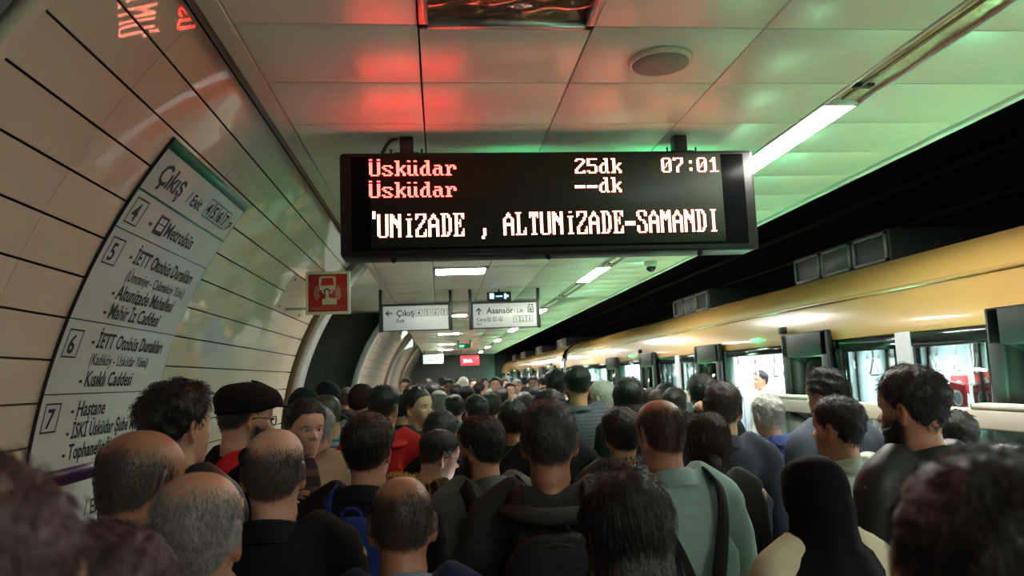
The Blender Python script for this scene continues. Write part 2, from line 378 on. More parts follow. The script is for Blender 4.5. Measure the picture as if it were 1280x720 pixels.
# access panel with screws in the left wall
e = empty('access_panel', vault(1.214, 5.86)); ep = np.array(vault(1.214, 5.86))
rr = [[np.array(vault(a, y, of))-ep for a in np.linspace(1.219, 1.539, 8)] for y, of in ((0+5.866, .004), (6.86, .004))]
MB().loft(rr, False, False).obj('plate', mat('access_plate', srgb(206, 190, 158), .4), e, True)
for y in (5.95, 6.78):
    for a in (1.26, 1.50): p = np.array(vault(a, y, .004))-ep; n = np.array([CX, 0, CZ])-np.array(vault(a, 0)); n[1] = 0; n /= np.linalg.norm(n); MB().cyl(p, p+n*.004, .012, 10).obj('screw', M_steel, e)
tag(e, 'cream access plate with dark screws let into the vaulted wall', 'panel')
# ================================================================== LED BOARD
G = {}
def gl(ch, rows, hx): G[ch] = (rows, [int(x, 16) for x in hx.split()])
gl('U', 2, 'C6 C6 C6 C6 C6 C6 C6 C6 C6 7C'); gl('Ü', 1, 'C6 00 C6 C6 C6 C6 C6 C6 C6 C6 7C')
gl('s', 5, '7C C6 60 38 0C C6 7C'); gl('k', 2, 'E0 60 60 66 6C 78 78 6C 66 E6'); gl('ü', 2, 'CC 00 00 CC CC CC CC CC CC 76')
gl('d', 2, '1C 0C 0C 3C 6C CC CC CC CC 76'); gl('a', 5, '78 0C 7C CC CC CC 76'); gl('r', 5, 'DC 76 66 60 60 60 F0')
gl('2', 2, '7C C6 06 0C 18 30 60 C0 C6 FE'); gl('5', 2, 'FE C0 C0 C0 FC 06 06 06 C6 7C'); gl('0', 2, '7C C6 C6 CE D6 D6 E6 C6 C6 7C')
gl('7', 2, 'FE C6 06 06 0C 18 30 30 30 30'); gl(':', 4, '18 18 00 00 00 18 18'); gl('1', 2, '18 38 78 18 18 18 18 18 18 7E'); gl('-', 7, 'FE FE')
gl('N', 2, 'C6 E6 F6 FE DE CE C6 C6 C6 C6'); gl('I', 2, '3C 18 18 18 18 18 18 18 18 3C'); gl('İ', 2, '18 00 3C 18 18 18 18 18 18 3C')
gl('Z', 2, 'FE C6 86 0C 18 30 60 C2 C6 FE'); gl('A', 2, '10 38 6C C6 C6 FE C6 C6 C6 C6'); gl('D', 2, 'F8 6C 66 66 66 66 66 66 6C F8')
gl('E', 2, 'FE 66 62 68 78 68 60 62 66 FE'); gl('L', 2, 'F0 60 60 60 60 60 60 62 66 FE'); gl('T', 2, '7E 7E 5A 18 18 18 18 18 18 3C')
gl('S', 2, '7C C6 C6 60 38 0C 06 C6 C6 7C'); gl('M', 2, 'C6 EE FE FE D6 C6 C6 C6 C6 C6'); gl(',', 9, '18 18 18 30'); gl("'", 1, '06 06 06'); gl(' ', 2, '00')
BY = 3.5; BX0, BX1, BZ0, BZ1 = -.455, 1.615, 2.372, 2.885
P_ = .00762
def led_text(txt, x0, z0, m, parent, y, rowk=1.0, cw=8, flip=False, clip=None, dotk=.8):
    V = []; Q = []
    nrow = 16
    for ci, ch in enumerate(txt):
        r0, rows = G[ch]; bm_ = [0]*16
        for i, v in enumerate(rows): bm_[r0+i] = v
        H = int(16*rowk)
        for r in range(H):
            v = bm_[min(15, int(r/rowk))]
            for b in range(8):
                if v >> (7-b) & 1:
                    cx_ = (ci*cw+b+.5)*P_
                    if clip and cx_ > clip: continue
                    xx = x0+(-cx_ if flip else cx_); zz = z0-(r+.5)*P_; h = P_*.5*dotk; n = len(V)
                    if flip: V += [(xx+h, y, zz-h), (xx-h, y, zz-h), (xx-h, y, zz+h), (xx+h, y, zz+h)]
                    else: V += [(xx-h, y, zz-h), (xx+h, y, zz-h), (xx+h, y, zz+h), (xx-h, y, zz+h)]
                    Q.append((n, n+1, n+2, n+3))
    return obj('led_text', np_mesh('led_text', V, Q), m, parent)
brd = empty('led_display', (0, 0, 0)); BD = .19
bx((BX0, BY, BZ0), (BX1, BY+BD, BZ1), .018).obj('housing', mat('display_housing', (.01, .01, .011), .4, var=.2), brd)
scr = bx((BX0+.055, BY-.004, BZ0+.03), (BX1-.055, BY+.01, BZ1-.022), .004).obj('screen', mat('display_glass', (.006, .007, .007), .22, var=.1, spec=.04), brd)
pz = lambda x, y: at_y(x, y, BY-.008)
p0 = pz(462, 194); p1 = pz(907, 301)
bx((p0[0], BY-.0055, p1[2]), (p1[0]+.005, BY-.004, p0[2])).obj('led_matrix', mat('led_matrix', srgb(60, 66, 56), .5, var=.3, nscale=300, spec=.04), scr)
M_led1 = emis('led_red', (1, .026, .020), 9.0); M_led2 = emis('led_orange', (1, .22, .15), 3.6); M_led3 = emis('led_green', (.05, 1, .35), 16)
pp = pz(461, 199); ROWK = 1.0
led_text('Üsküdar', pp[0], pp[2]+P_*1, M_led1, scr, BY-.0062)
pp = pz(461, 226); led_text('Üsküdar', pp[0], pp[2]+P_*1, M_led1, scr, BY-.0062)
pp = pz(718, 198); led_text('25dk', pp[0], pp[2]+P_*2, M_led2, scr, BY-.0062)
pp = pz(718, 222); led_text('--dk', pp[0], pp[2]+P_*2, M_led2, scr, BY-.0062)
pp = pz(826, 197); led_text('07:01', pp[0], pp[2]+P_*2, M_led2, scr, BY-.0062)
pp = pz(462, 266); led_text("'UNİZADE , ALTUNİZADE-SAMANDI", pp[0]-P_*3.4, pp[2]+P_*3, M_led2, scr, BY-.0062, rowk=1.55, cw=7.92, clip=1.80)
# unseen back face of the board: green lines added to tint the ceiling beyond
scb = bx((BX0+.055, BY+BD-.006, BZ0+.03), (BX1-.055, BY+BD+.004, BZ1-.022), .003).obj('screen', MATS['display_glass'], brd)
for dz, tx, x in ((.055, 'Üsküdar', BX1-.14), (.16, 'Üsküdar', BX1-.14), (.055, '25dk', .55), (.33, 'ALTUNİZADE-SAMANDI', BX1-.14)):
    led_text(tx, x, BZ1-dz+.02, M_led3, scb, BY+BD+.006, flip=True)
for x in (508, 848):
    c = at_y(x, 170, BY+.08); hx = c[0]
    h = empty('hang'); bpy.data.objects.remove(h)
    bx((hx-.033, BY+.05, BZ1-.01), (hx+.033, BY+.12, ZC+.03), .004).obj('hanger', M_steel, brd)
    bx((hx-.06, BY+.03, BZ1-.004), (hx+.06, BY+.14, BZ1+.008)).obj('hanger_plate', M_blackm, brd)
    for d in (-.075, .075): MB().cyl((hx+d, BY+.05, BZ1-.002), (hx+d, BY+.05, BZ1+.03), .005, 8).obj('bolt', M_steel, brd)
c = at_y(495, 175, BY+.08)
t = np.linspace(0, 1, 14); MB().tube(np.stack([c[0]-.08+.09*t+.0*t, np.full(14, BY+.08), BZ1-.005+.1*t+.03*np.sin(t*PI)-.0*t], 1), .009, 8).obj('cable', M_black, brd, True)
for px in (492, 686, 876):
    c = at_y(px, 314, BY+.03); MB().ellipsoid((c[0], BY+.04, BZ0-.008), (.016, .014, .018), 12, 8).obj('latch_knob', M_black, brd, True)
tag(brd, 'black hanging LED board with red lines Üsküdar 25dk and clock 07:01', 'display')

# ================================================================== SIGNS
M_signw = mat('sign_white', srgb(232, 238, 232), .3, var=.03, spec=.6); M_ink = mat('sign_ink', srgb(26, 34, 34), .5)
M_signg = mat('sign_green', srgb(46, 142, 110), .35); M_signp = mat('sign_purple', srgb(72, 36, 84), .35)
# directory board on the vaulted wall
dirb = empty('directory_sign', vault(-.1, 2.93, .012))
DO = np.array(vault(-.1, 2.93, .012)); U0, U1 = 2.93, 4.055
def wpt(u, a, off=.014): return tuple(np.array(vault(a, U0+u, off))-DO)
def wstrip(name, a0, a1, u0, u1, off, m, parent, th=.01):
    n = max(2, int(abs(a1-a0)/.05)+1); A = np.linspace(a0, a1, n)
    r1 = [[wpt(u0, a, off), wpt(u1, a, off), wpt(u1, a, off-th), wpt(u0, a, off-th)] for a in A]
    return MB().loft(r1).obj(name, m, parent)
plate = wstrip('plate', -.12, 1.69, 0, U1-U0, .014, M_signw, dirb, .012)
wstrip('edge', -.12, 1.69, -.003, .0, .0142, M_black, dirb, .012); wstrip('edge', -.12, 1.69, U1-U0, U1-U0+.003, .0142, M_black, dirb, .012)
wstrip('header_bar', 1.642, 1.69, 0, U1-U0, .0155, M_signg, dirb, .002)
wstrip('rule', 1.444, 1.454, 0, U1-U0, .0155, M_signg, dirb, .002)
for a in (1.277, .889, .589): wstrip('rule', a-.002, a+.002, 0, U1-U0, .0155, M_ink, dirb, .002)
wstrip('line_band', .215, .285, 0, U1-U0, .0155, M_signp, dirb, .002)
def wtext(txt, u, a, size, bold=.0, sx=1.0, m=M_ink):
    V, F = text_mesh(txt, size, bold=bold, sx=sx); me = bpy.data.meshes.new('lettering'); me.from_pydata([wpt(u+v[0], a+v[1], .0162) for v in V], [], F)
    return obj('lettering', me, m, plate)
def wbox(u, a, s, ch, lw=.006, wk=1.0):
    b = MB(); s2 = s*wk
    for (x0, y0, x1, y1) in ((0, 0, s2, lw), (0, s-lw, s2, s), (0, 0, lw, s), (s2-lw, 0, s2, s)):
        b.add([wpt(u+x0, a+y0, .0162), wpt(u+x1, a+y0, .0162), wpt(u+x1, a+y1, .0162), wpt(u+x0, a+y1, .0162)], [[0, 1, 2, 3]])
    b.obj('number_box', M_ink, plate)
    wtext(ch, u+s2*.22, a+s*.16, s*.92, .002)
wtext('Çıkış', .07, 1.505, .135, .0025, .95); wtext('/ Exit', .42, 1.505, .085, .001)
for i, ch in enumerate('4567'): wbox(.66+i*.088, 1.497, .098, ch, .004, .84)
wtext('↗', 1.02, 1.505, .09, .002)
wbox(.03, 1.305, .115, '4'); wtext('-', .235, 1.325, .095, .002)
b = MB(); b.add([wpt(.30, 1.315, .0162), wpt(.40, 1.315, .0162), wpt(.40, 1.405, .0162), wpt(.30, 1.405, .0162)], [[0, 1, 2, 3]]); ic = b.obj('bus_icon', M_ink, plate)
b = MB()
for (x0, y0, x1, y1) in ((.318, 1.335, .382, 1.362), (.318, 1.368, .346, 1.392), (.352, 1.368, .382, 1.392)): b.add([wpt(x0, y0, .0166), wpt(x1, y0, .0166), wpt(x1, y1, .0166), wpt(x0, y1, .0166)], [[0, 1, 2, 3]])
b.obj('bus_icon', M_signw, plate)
wtext('Metrobüs', .415, 1.325, .098, .0018, .93)
wbox(.03, 1.125, .115, '5'); wtext('- İETT Otobüs Durakları', .235, 1.165, .092, .0018, .82)
wtext('(Ümraniye - Çekmeköy Yönü)', .29, 1.085, .07, .0005, .82); wtext('- Altunizade Mahallesi', .235, 1.0, .092, .0018, .86); wtext('- Mahir İz Caddesi', .235, .915, .092, .0018, .86)
wbox(.03, .735, .115, '6'); wtext('- İETT Otobüs Durakları', .235, .785, .092, .0018, .82); wtext('(Kadıköy - Üsküdar Yönü)', .27, .71, .07, .0005, .82); wtext('- Kısıklı Caddesi', .235, .62, .092, .0018, .86)
wbox(.03, .44, .115, '7'); wtext('- Hastane', .235, .495, .092, .0018, .86); wtext('- İSKİ Üsküdar Şube Müdürlüğü', .235, .405, .09, .0018, .76); wtext('- Tophanelioğlu Caddesi', .235, .318, .09, .0018, .82)
wtext('Çıkış', .13, .06, .135, .0025, .95); wtext('/ Exit', .48, .06, .09, .001); wbox(.70, .055, .12, '1', .005, .85); wbox(.81, .055, .12, '2', .005, .85)
tag(dirb, 'tall curved white exit directory listing exits 4 5 6 7 on vaulted wall', 'sign')

# red emergency flag sign
RY = 5.9; a_ = at_y(382, 340, RY); b_ = at_y(438, 392, RY)
rs = empty('emergency_sign', (a_[0], RY, b_[2])); W = b_[0]-a_[0]; H = a_[2]-b_[2]
bx((0, 0, 0), (W, .03, H), .003).obj('plate', mat('sign_pinkwhite', srgb(240, 214, 202), .4), rs)
fc = bx((.022, -.004, .022), (W-.022, .001, H-.022)).obj('red_field', mat('sign_red', srgb(222, 30, 38), .4, var=.05), rs)
M_pk = mat('sign_pictogram', srgb(232, 190, 178), .5)
def poly(pts, y, m, parent, name='pictogram'):
    me = bpy.data.meshes.new(name); me.from_pydata([(p[0]*W, y, p[1]*H) for p in pts], [], [list(range(len(pts)))]); return obj(name, me, m, parent)
poly([(.32, .56), (.66, .56), (.68, .66), (.68, .86), (.62, .89), (.36, .89), (.30, .86), (.30, .66)][::1], -.005, M_pk, fc)
poly([(.345, .67), (.635, .67), (.615, .84), (.365, .84)], -.006, MATS['sign_red'], fc)
poly([(.34, .54), (.64, .54), (.57, .48), (.41, .48)], -.005, M_pk, fc)
a = np.linspace(0, 2*PI, 20, endpoint=False)
poly([(.48+.07*math.cos(q), .53+.075*math.sin(q)) for q in a], -.006, mat('sign_grey', srgb(70, 40, 42), .5), fc)
poly([(.37, .22), (.70, .22), (.70, .36), (.58, .37), (.52, .39), (.52, .56), (.45, .56), (.45, .37), (.37, .35)], -.007, M_pk, fc)
for s in (-1, 1):
    for k in range(3):
        q = np.linspace(-.9, .9, 9); R0 = .075+.04*k; cx_ = .49+s*.13
        pts = [(cx_+s*R0*math.cos(v), .49+R0*1.3*math.sin(v)) for v in q]+[(cx_+s*(R0+.014)*math.cos(v), .49+(R0+.014)*1.3*math.sin(v)) for v in q[::-1]]
        poly(pts if s < 0 else pts, -.006, M_pk, fc)
for k in range(2): poly([(.10, .165-.05*k), (.90, .165-.05*k), (.90, .185-.05*k), (.10, .185-.05*k)], -.0055, mat('sign_pink', srgb(214, 110, 104), .5), fc, 'text_line')
bx((-.16, .01, .04), (0, .02, .06)).obj('bracket', M_alu, rs)
tag(rs, 'red square emergency alarm sign with train and pressing hand pictogram', 'sign')

# hanging direction signs
def hang_sign(xa, xb, za, zb, y, label):
    e = empty('hanging_sign', ((xa+xb)/2, y, za)); W_ = xb-xa
    bx((-W_/2, 0, 0), (W_/2, .07, zb-za), .004).obj('case', mat('sign_case', srgb(58, 60, 58), .4), e)
    f = bx((-W_/2+.018, -.004, .012), (W_/2-.018, .002, zb-za-.03)).obj('face', mat('sign_face_backlit', srgb(206, 212, 206), .4, emit=srgb(206, 214, 206), estr=.08), e)
    for s in (-1, 1): bx((s*(W_/2+.018)-.02, .01, -.01), (s*(W_/2+.018)+.02, .06, ZC-za+.03), .003).obj('post', M_steel, e)
    tag(e, label, 'sign'); return e, f, W_
def ft(f, W_, txt, u, v, s, bold=.001, sx=1, m=None): return flat_text(txt, s, front(-W_/2+u, v, -.0045), m or mat('sign_ink_green', srgb(38, 64, 54), .5), f, bold=bold, sx=sx)
def fbox(f, W_, u, v, s, ch):
    m = MATS.get('sign_ink_green'); b = MB(); lw = .006
    for (x0, y0, x1, y1) in ((0, 0, s, lw), (0, s-lw, s, s), (0, 0, lw, s), (s-lw, 0, s, s)):
        b.add([(-W_/2+u+p, -.0045, v+q) for p, q in ((x0, y0), (x1, y0), (x1, y1), (x0, y1))], [[0, 1, 2, 3]])
    b.obj('number_box', m, f); ft(f, W_, ch, u+s*.25, v+s*.18, s*.85)
def arrow(f, W_, u, v, s, ang):
    pts = [(-.5, 0), (-.1, .38), (.08, .38), (-.16, .09), (.5, .09), (.5, -.09), (-.16, -.09), (.08, -.38), (-.1, -.38)]
    ca, sa = math.cos(ang), math.sin(ang); me = bpy.data.meshes.new('arrow')
    me.from_pydata([(-W_/2+u+s*(x*ca-y*sa), -.0045, v+s*(x*sa+y*ca)) for x, y in pts], [], [list(range(9))[::-1]]); obj('arrow', me, MATS['sign_ink_green'], f)
e, f, W_ = hang_sign(-.75, .15, 2.445, 2.81, 9.9, 'hanging white exit sign with left arrow and numbers 4 5 6 7')
ft(f, W_, 'Çıkış', .19, .20, .115, .002); ft(f, W_, 'Exit', .19, .115, .068); arrow(f, W_, .095, .24, .1, 0)
for i, ch in enumerate('4567'): fbox(f, W_, .45+i*.112, .195, .088, ch)
e, f, W_ = hang_sign(.45, 1.345, 2.445, 2.81, 9.9, 'hanging white lift sign with upward arrow reading Asansör')
ft(f, W_, 'Asansör', .20, .20, .115, .002, .95); ft(f, W_, '/ Lift', .57, .20, .07); arrow(f, W_, .095, .235, .1, -PI/2)
ft(f, W_, 'Çıkış', .06, .10, .06); ft(f, W_, 'Exit', .06, .05, .04)
for i, ch in enumerate('456'): fbox(f, W_, .20+i*.08, .095, .055, ch)
for i, ch in enumerate('123'): fbox(f, W_, .56+i*.09, .075, .085, ch)
b = MB()
for x0, y0, x1, y1 in ((.76, .20, .84, .215), (.76, .20, .772, .28), (.828, .20, .84, .28), (.76, .27, .84, .28), (.77, .295, .795, .315), (.81, .295, .835, .315), (.785, .225, .815, .255)): b.add([(-W_/2+p, -.0045, q) for p, q in ((x0, y0), (x1, y0), (x1, y1), (x0, y1))], [[0, 1, 2, 3]])
b.obj('lift_icon', MATS['sign_ink_green'], f)
# small dark clock display on the lift sign
ck = empty('small_display', (.835, 9.98, 2.814)); bx((-.165, 0, 0), (.165, .08, .135), .006).obj('case', M_black, ck)
for x0, x1, z0, z1 in ((-.13, -.07, .04, .115), (-.045, .045, .065, .08), (.07, .10, .035, .11), (.085, .13, .06, .09)): bx((x0, -.003, z0), (x1, 0, z1)).obj('lit_segment', emis('segment_blue', srgb(150, 200, 220), .7), ck)
bx((-.01, .02, .13), (.01, .05, ZC-2.81)).obj('stem', M_steel, ck)
tag(ck, 'small dark lit display box on top of the lift sign', 'display')
# far signs
def far_sign(xa, xb, za, zb, y, m, label, txt, tm):
    e = empty('far_sign', ((xa+xb)/2, y, za)); bx((-(xb-xa)/2, 0, 0), ((xb-xa)/2, .08, zb-za), .004).obj('case', m, e)
    flat_text(txt, (zb-za)*.5, front(-(xb-xa)*.38, (zb-za)*.3, -.003), tm, e, bold=.004)
    for s in (-1, 1): bx((s*(xb-xa)*.45-.02, .02, zb-za-.01), (s*(xb-xa)*.45+.02, .06, ZC-za+.03)).obj('post', M_steel, e)
    tag(e, label, 'sign')
far_sign(-.65, .15, 2.45, 2.80, 30, emis('sign_greenwhite', srgb(176, 214, 190), .5), 'pale green lit sign hanging far down the platform', 'Çıkış', M_signg)
far_sign(.86, 1.6, 2.33, 2.71, 30, emis('sign_redlit', srgb(214, 30, 44), .8), 'red lit sign hanging far down the platform', '25dk', emis('sign_redtext', srgb(255, 180, 180), 1))
far_sign(.57, .98, 2.72, 2.87, 22.8, emis('exit_green', srgb(10, 60, 36), .5), 'small dark green exit sign under the far ceiling', 'EXIT', emis('exit_text', srgb(120, 240, 170), .8))

# ================================================================== TRAIN
XT = 3.0
M_yel = mat('train_yellow', srgb(186, 146, 84), .26, var=.05, nscale=2, spec=.6, coat=.4)
M_tdark = mat('train_dark_band', (.014, .016, .016), .15, var=.2)
M_tgrey = mat('train_pillar', srgb(196, 194, 204), .35, var=.03)
M_tin = mat('train_interior', srgb(176, 190, 194), .45, var=.03)
M_roof = mat('train_roof_grey', srgb(92, 90, 84), .6, var=.2)
M_tlamp = emis('train_lamp', (.94, 1, .97), TRAINL)
def glass_mat(name, tint, op):
    m = bpy.data.materials.new(name); m.use_nodes = True; nt = m.node_tree; N = nt.nodes; L = nt.links; N.remove(N['Principled BSDF'])
    tr = N.new('ShaderNodeBsdfTransparent'); tr.inputs[0].default_value = (*tint, 1); gs = N.new('ShaderNodeBsdfGlossy'); gs.inputs['Roughness'].default_value = .03
    lw = N.new('ShaderNodeLayerWeight'); lw.inputs[0].default_value = .5; fr = N.new('ShaderNodeMath'); fr.operation = 'POWER'; fr.inputs[1].default_value = 5; L.new(lw.outputs['Facing'], fr.inputs[0]); ad = N.new('ShaderNodeMath'); ad.operation = 'ADD'; ad.inputs[1].default_value = op; ad.use_clamp = True
    mx = N.new('ShaderNodeMixShader'); L.new(fr.outputs[0], ad.inputs[0]); L.new(ad.outputs[0], mx.inputs[0]); L.new(tr.outputs[0], mx.inputs[1]); L.new(gs.outputs[0], mx.inputs[2]); L.new(mx.outputs[0], N['Material Output'].inputs[0]); return m
M_glass = glass_mat('window_glass', (.80, .90, .88), .04); M_glass2 = glass_mat('door_glass', (.20, .26, .25), .02); M_gateglass = glass_mat('gate_glass', (.72, .82, .78), .05)
PROF = [(3.0, 1.965), (3.0, 2.06), (3.062, 2.258), (3.035, 2.268), (3.075, 2.288), (3.10, 2.36), (3.16, 2.44), (3.30, 2.52), (3.6, 2.58), (4.3, 2.60)]
M_greenlamp2 = emis('gate_lamp_green', (.05, 1, .35), 2)
def train_car(ya, yb, doors, label, detail=True):
    car = empty('train_car', (XT, ya, 0)); Y = lambda y: y-ya; X = lambda x: x-XT
    # yellow cove and roof
    MB().loft([[(X(x), Y(y), z) for x, z in PROF[:3]] for y in (ya, yb)], False, False).obj('cove_panel', M_yel, car)
    MB().loft([[(X(x), Y(y), z) for x, z in PROF[2:5]] for y in (ya, yb)], False, False).obj('rain_gutter', M_yel, car)
    MB().loft([[(X(x), Y(y), z) for x, z in PROF[4:8]] for y in (ya, yb)], False, False).obj('roof_edge', M_yel, car, True)
    MB().loft([[(X(x), Y(y), z) for x, z in PROF[7:]]+[(X(5.3), Y(y), 2.52), (X(5.6), Y(y), 2.3)] for y in (ya, yb)], False, False).obj('roof', M_roof, car, True)
    # lower skirt, floor, inside
    bx((X(3.0), Y(ya), -.9), (X(3.06), Y(yb), .05)).obj('skirt', M_tdark, car)
    bx((X(3.0), Y(ya), .0), (X(5.6), Y(yb), .05)).obj('car_floor', mat('car_floor', srgb(110, 112, 112), .5), car)
    bx((X(5.55), Y(ya), .05), (X(5.6), Y(yb), 2.3)).obj('far_side', M_tin, car)
    bx((X(3.08), Y(ya), 2.16), (X(5.55), Y(yb), 2.2)).obj('car_ceiling', M_tin, car)
    for s in (0, 1):
        yy = (ya, yb-.06)[s]; bx((X(3.06), Y(yy), .05), (X(5.55), Y(yy+.06), 2.2)).obj('end_wall', M_tin, car)
    for x in (3.75, 4.75): bx((X(x), Y(ya+.2), 2.135), (X(x+.2), Y(yb-.2), 2.16)).obj('interior_lamp', M_tlamp, car)
    y = ya
    segs = []
    for d in doors+[None]:
        e_ = (d-.78) if d is not None else yb
        if e_-y > .3: segs.append((y, e_))
        y = d+1.4+.78 if d is not None else yb
    # window bays
    for (sa, sb) in segs:
        bx((X(3.0), Y(sa), .05), (X(3.05), Y(sb), 1.12)).obj('side_panel', M_tdark, car)
        bx((X(3.0), Y(sa), 1.88), (X(3.05), Y(sb), 1.97)).obj('window_header', M_tdark, car)
        n = 2 if sb-sa > 1.2 else 1; mid = (sa+sb)/2
        bx((X(2.995), Y(sa), 1.12), (X(3.05), Y(sa+.07), 1.9)).obj('window_frame', M_tdark, car); bx((X(2.995), Y(sb-.07), 1.12), (X(3.05), Y(sb), 1.9)).obj('window_frame', M_tdark, car)
        if n == 2: bx((X(2.99), Y(mid-.075), .3), (X(3.06), Y(mid+.075), 1.975), .006).obj('pillar', M_tgrey, car)
        for k in range(n):
            wa = sa+.07 if k == 0 else mid+.08; wb = (mid-.08 if n == 2 else sb-.07) if k == 0 else sb-.07
            wf = MB(); fr_ = [(wa, 1.12), (wb, 1.12), (wb, 1.88), (wa, 1.88)]; fi_ = [(wa+.04, 1.13), (wb-.04, 1.13), (wb-.04, 1.87), (wa+.04, 1.87)]
            V_ = [(X(xx), Y(a), b) for xx in (3.005, 3.03) for ring_ in (fr_, fi_) for a, b in ring_]
            Q_ = []
            for i in range(4):
                j = (i+1) % 4; Q_ += [[i, j, 4+j, 4+i], [8+j, 8+i, 12+i, 12+j], [j, i, 8+i, 8+j], [4+i, 4+j, 12+j, 12+i]]
            wf.add(V_, Q_)
            wf = wf.obj('window', M_tdark, car); bx((X(3.012), Y(wa+.04), 1.12), (X(3.018), Y(wb-.04), 1.88)).obj('pane', M_glass, wf)
        # seats along both sides
        for xx in (3.08, 5.05):
            bx((X(xx), Y(sa+.1), .40), (X(xx+.45), Y(sb-.1), .47), .02).obj('bench_seat', mat('seat_blue', srgb(60, 90, 130), .7), car)
    for d in doors:
        # open doorway d .. d+1.4, leaves slid outside the body on either side
        bx((X(3.0), Y(d-.82), 1.90), (X(3.06), Y(d+1.4+.82), 1.97)).obj('door_header', M_tdark, car)
        for s, (la, lb) in enumerate(((d-.78, d-.02), (d+1.42, d+2.18))):
            bx((X(3.02), Y(la), .05), (X(3.07), Y(lb), 1.95)).obj('door_pocket', M_tdark, car)
            lf = MB(); z0, z1 = .06, 2.05; fw = .11
            xo = (X(2.93), X(2.975))
            lf.box((xo[0], Y(la), z0), (xo[1], Y(la+fw), z1), .012); lf.box((xo[0], Y(lb-fw), z0), (xo[1], Y(lb), z1), .012)
            lf.box((xo[0], Y(la+.01), z1-.2), (xo[1], Y(lb-.01), z1), .012); lf.box((xo[0], Y(la+.01), z0), (xo[1], Y(lb-.01), .8), .012)
            lf = lf.obj('door_leaf', mat('door_leaf_dark', srgb(28, 31, 30), .4, var=.1, spec=.4), car); bx((xo[0]+.015, Y(la+fw), .8), (xo[0]+.022, Y(lb-fw), z1-.2)).obj('pane', M_glass2, lf)
            bx((X(2.985), Y((d-.03) if s == 0 else d+1.4), .05), (X(3.08), Y((d+.0) if s == 0 else d+1.43), 1.95)).obj('door_jamb', mat('door_jamb', srgb(60, 90, 80), .4), car)
        lm = bx((X(2.965), Y(d+.52), 2.03), (X(2.99), Y(d+.68), 2.05), .003).obj('door_lamp', M_greenlamp2, car)
        bx((X(2.93), Y(d-.05), 2.06), (X(2.985), Y(d+.02), 2.12), .01).obj('door_camera', M_black, car)
    # grab rails
    for xx in (3.7, 5.0):
        MB().cyl((X(xx), Y(ya+.3), 1.98), (X(xx), Y(yb-.3), 1.98), .016, 8).obj('grab_rail', M_alu, car, True)
    for d in doors:
        for dd in (-.5, 1.9): MB().cyl((X(4.3), Y(d+dd), .05), (X(4.3), Y(d+dd), 2.16), .017, 8).obj('grab_pole', M_alu, car, True)
    # roof units
    for (ra, rb) in [(ya+11.2, ya+12.7), (ya+15.0, ya+16.4), (ya+6.3, ya+7.8), (ya+1.5, ya+3.0)]:
        if rb > yb: continue
        u_ = MB().box((X(3.42), Y(ra), 2.5), (X(5.0), Y(rb), 2.80), .01).obj('roof_unit', mat('roof_unit', (.03, .03, .03), .5), car)
        L3 = (rb-ra)/3
        for k in range(3):
            f_ = MB(); a0, a1 = ra+k*L3+.02, ra+(k+1)*L3-.02; t_ = .025
            f_.box((X(3.40), Y(a0), 2.55), (X(3.42), Y(a0+t_), 2.78)); f_.box((X(3.40), Y(a1-t_), 2.55), (X(3.42), Y(a1), 2.78)); f_.box((X(3.40), Y(a0), 2.755), (X(3.42), Y(a1), 2.78)); f_.box((X(3.40), Y(a0), 2.55), (X(3.42), Y(a1), 2.575))
            f_.obj('unit_frame', mat('unit_frame', srgb(150, 150, 148), .4, .3), u_)
            if k == 1: bx((X(3.405), Y(a0+t_), 2.575), (X(3.415), Y(a1-t_), 2.755)).obj('unit_panel', mat('unit_panel', srgb(110, 112, 112), .4), u_)
    tag(car, label, 'train car'); return car
DOORS = [6.12+4.6*i for i in range(-2, 3)]
CAR1 = train_car(-6.0, 17.45, [d for d in DOORS if d+2.2 < 17.5], 'metro car with yellow roof band and open doors beside the LED board')
train_car(18.2, 36.3, [19.6+4.6*i for i in range(3)], 'metro car with yellow roof band beyond the black gangway')
gw = empty('gangway', (XT, 17.45, 0))
for i in range(6):
    y = .02+i*.12; rr = [[(x-XT+.06, y+dy, z-.02) for x, z in [(3.0, -.6)]+PROF] for dy in (0, .08)]
    MB().loft(rr, False, False).obj('bellows_fold', mat('bellows_black', (.01, .01, .01), .7), gw)
bx((.1, 0, -.5), (2.5, .75, .05)).obj('gangway_floor', M_tdark, gw)
tag(gw, 'black bellows gangway between the two metro cars', 'gangway')
# hanging straps in the near car
def strap(x, y):
    e = bx((-.012, -.004, -.16), (.012, .004, .0)).obj('hanging_strap', mat('strap_grey', srgb(150, 155, 152), .6), CAR1)
    pts = [(-.0, 0, -.155), (-.062, 0, -.285), (-.05, 0, -.298), (.05, 0, -.298), (.062, 0, -.285), (0, 0, -.155), (-.01, 0, -.17)]
    MB().tube([(0, p[0], p[2]) for p in pts], .009, 6).obj('handle', M_white, e, True); return e
def copy_tree(o, parent=None):
    c = o.copy(); COL.objects.link(c); c.parent = parent
    for ch in list(o.children): copy_tree(ch, c)
    return c
s0 = None
for x in (3.7, 5.0):
    y = 2.4
    while y < 15.6:
        if s0 is None: s0 = strap(x, y); c = s0
        else: c = copy_tree(s0, CAR1)
        c.location = (x-XT, y+6.0, 1.98); c.rotation_euler.z = random.uniform(-.5, .5); y += random.choice((.22, .28, .5))
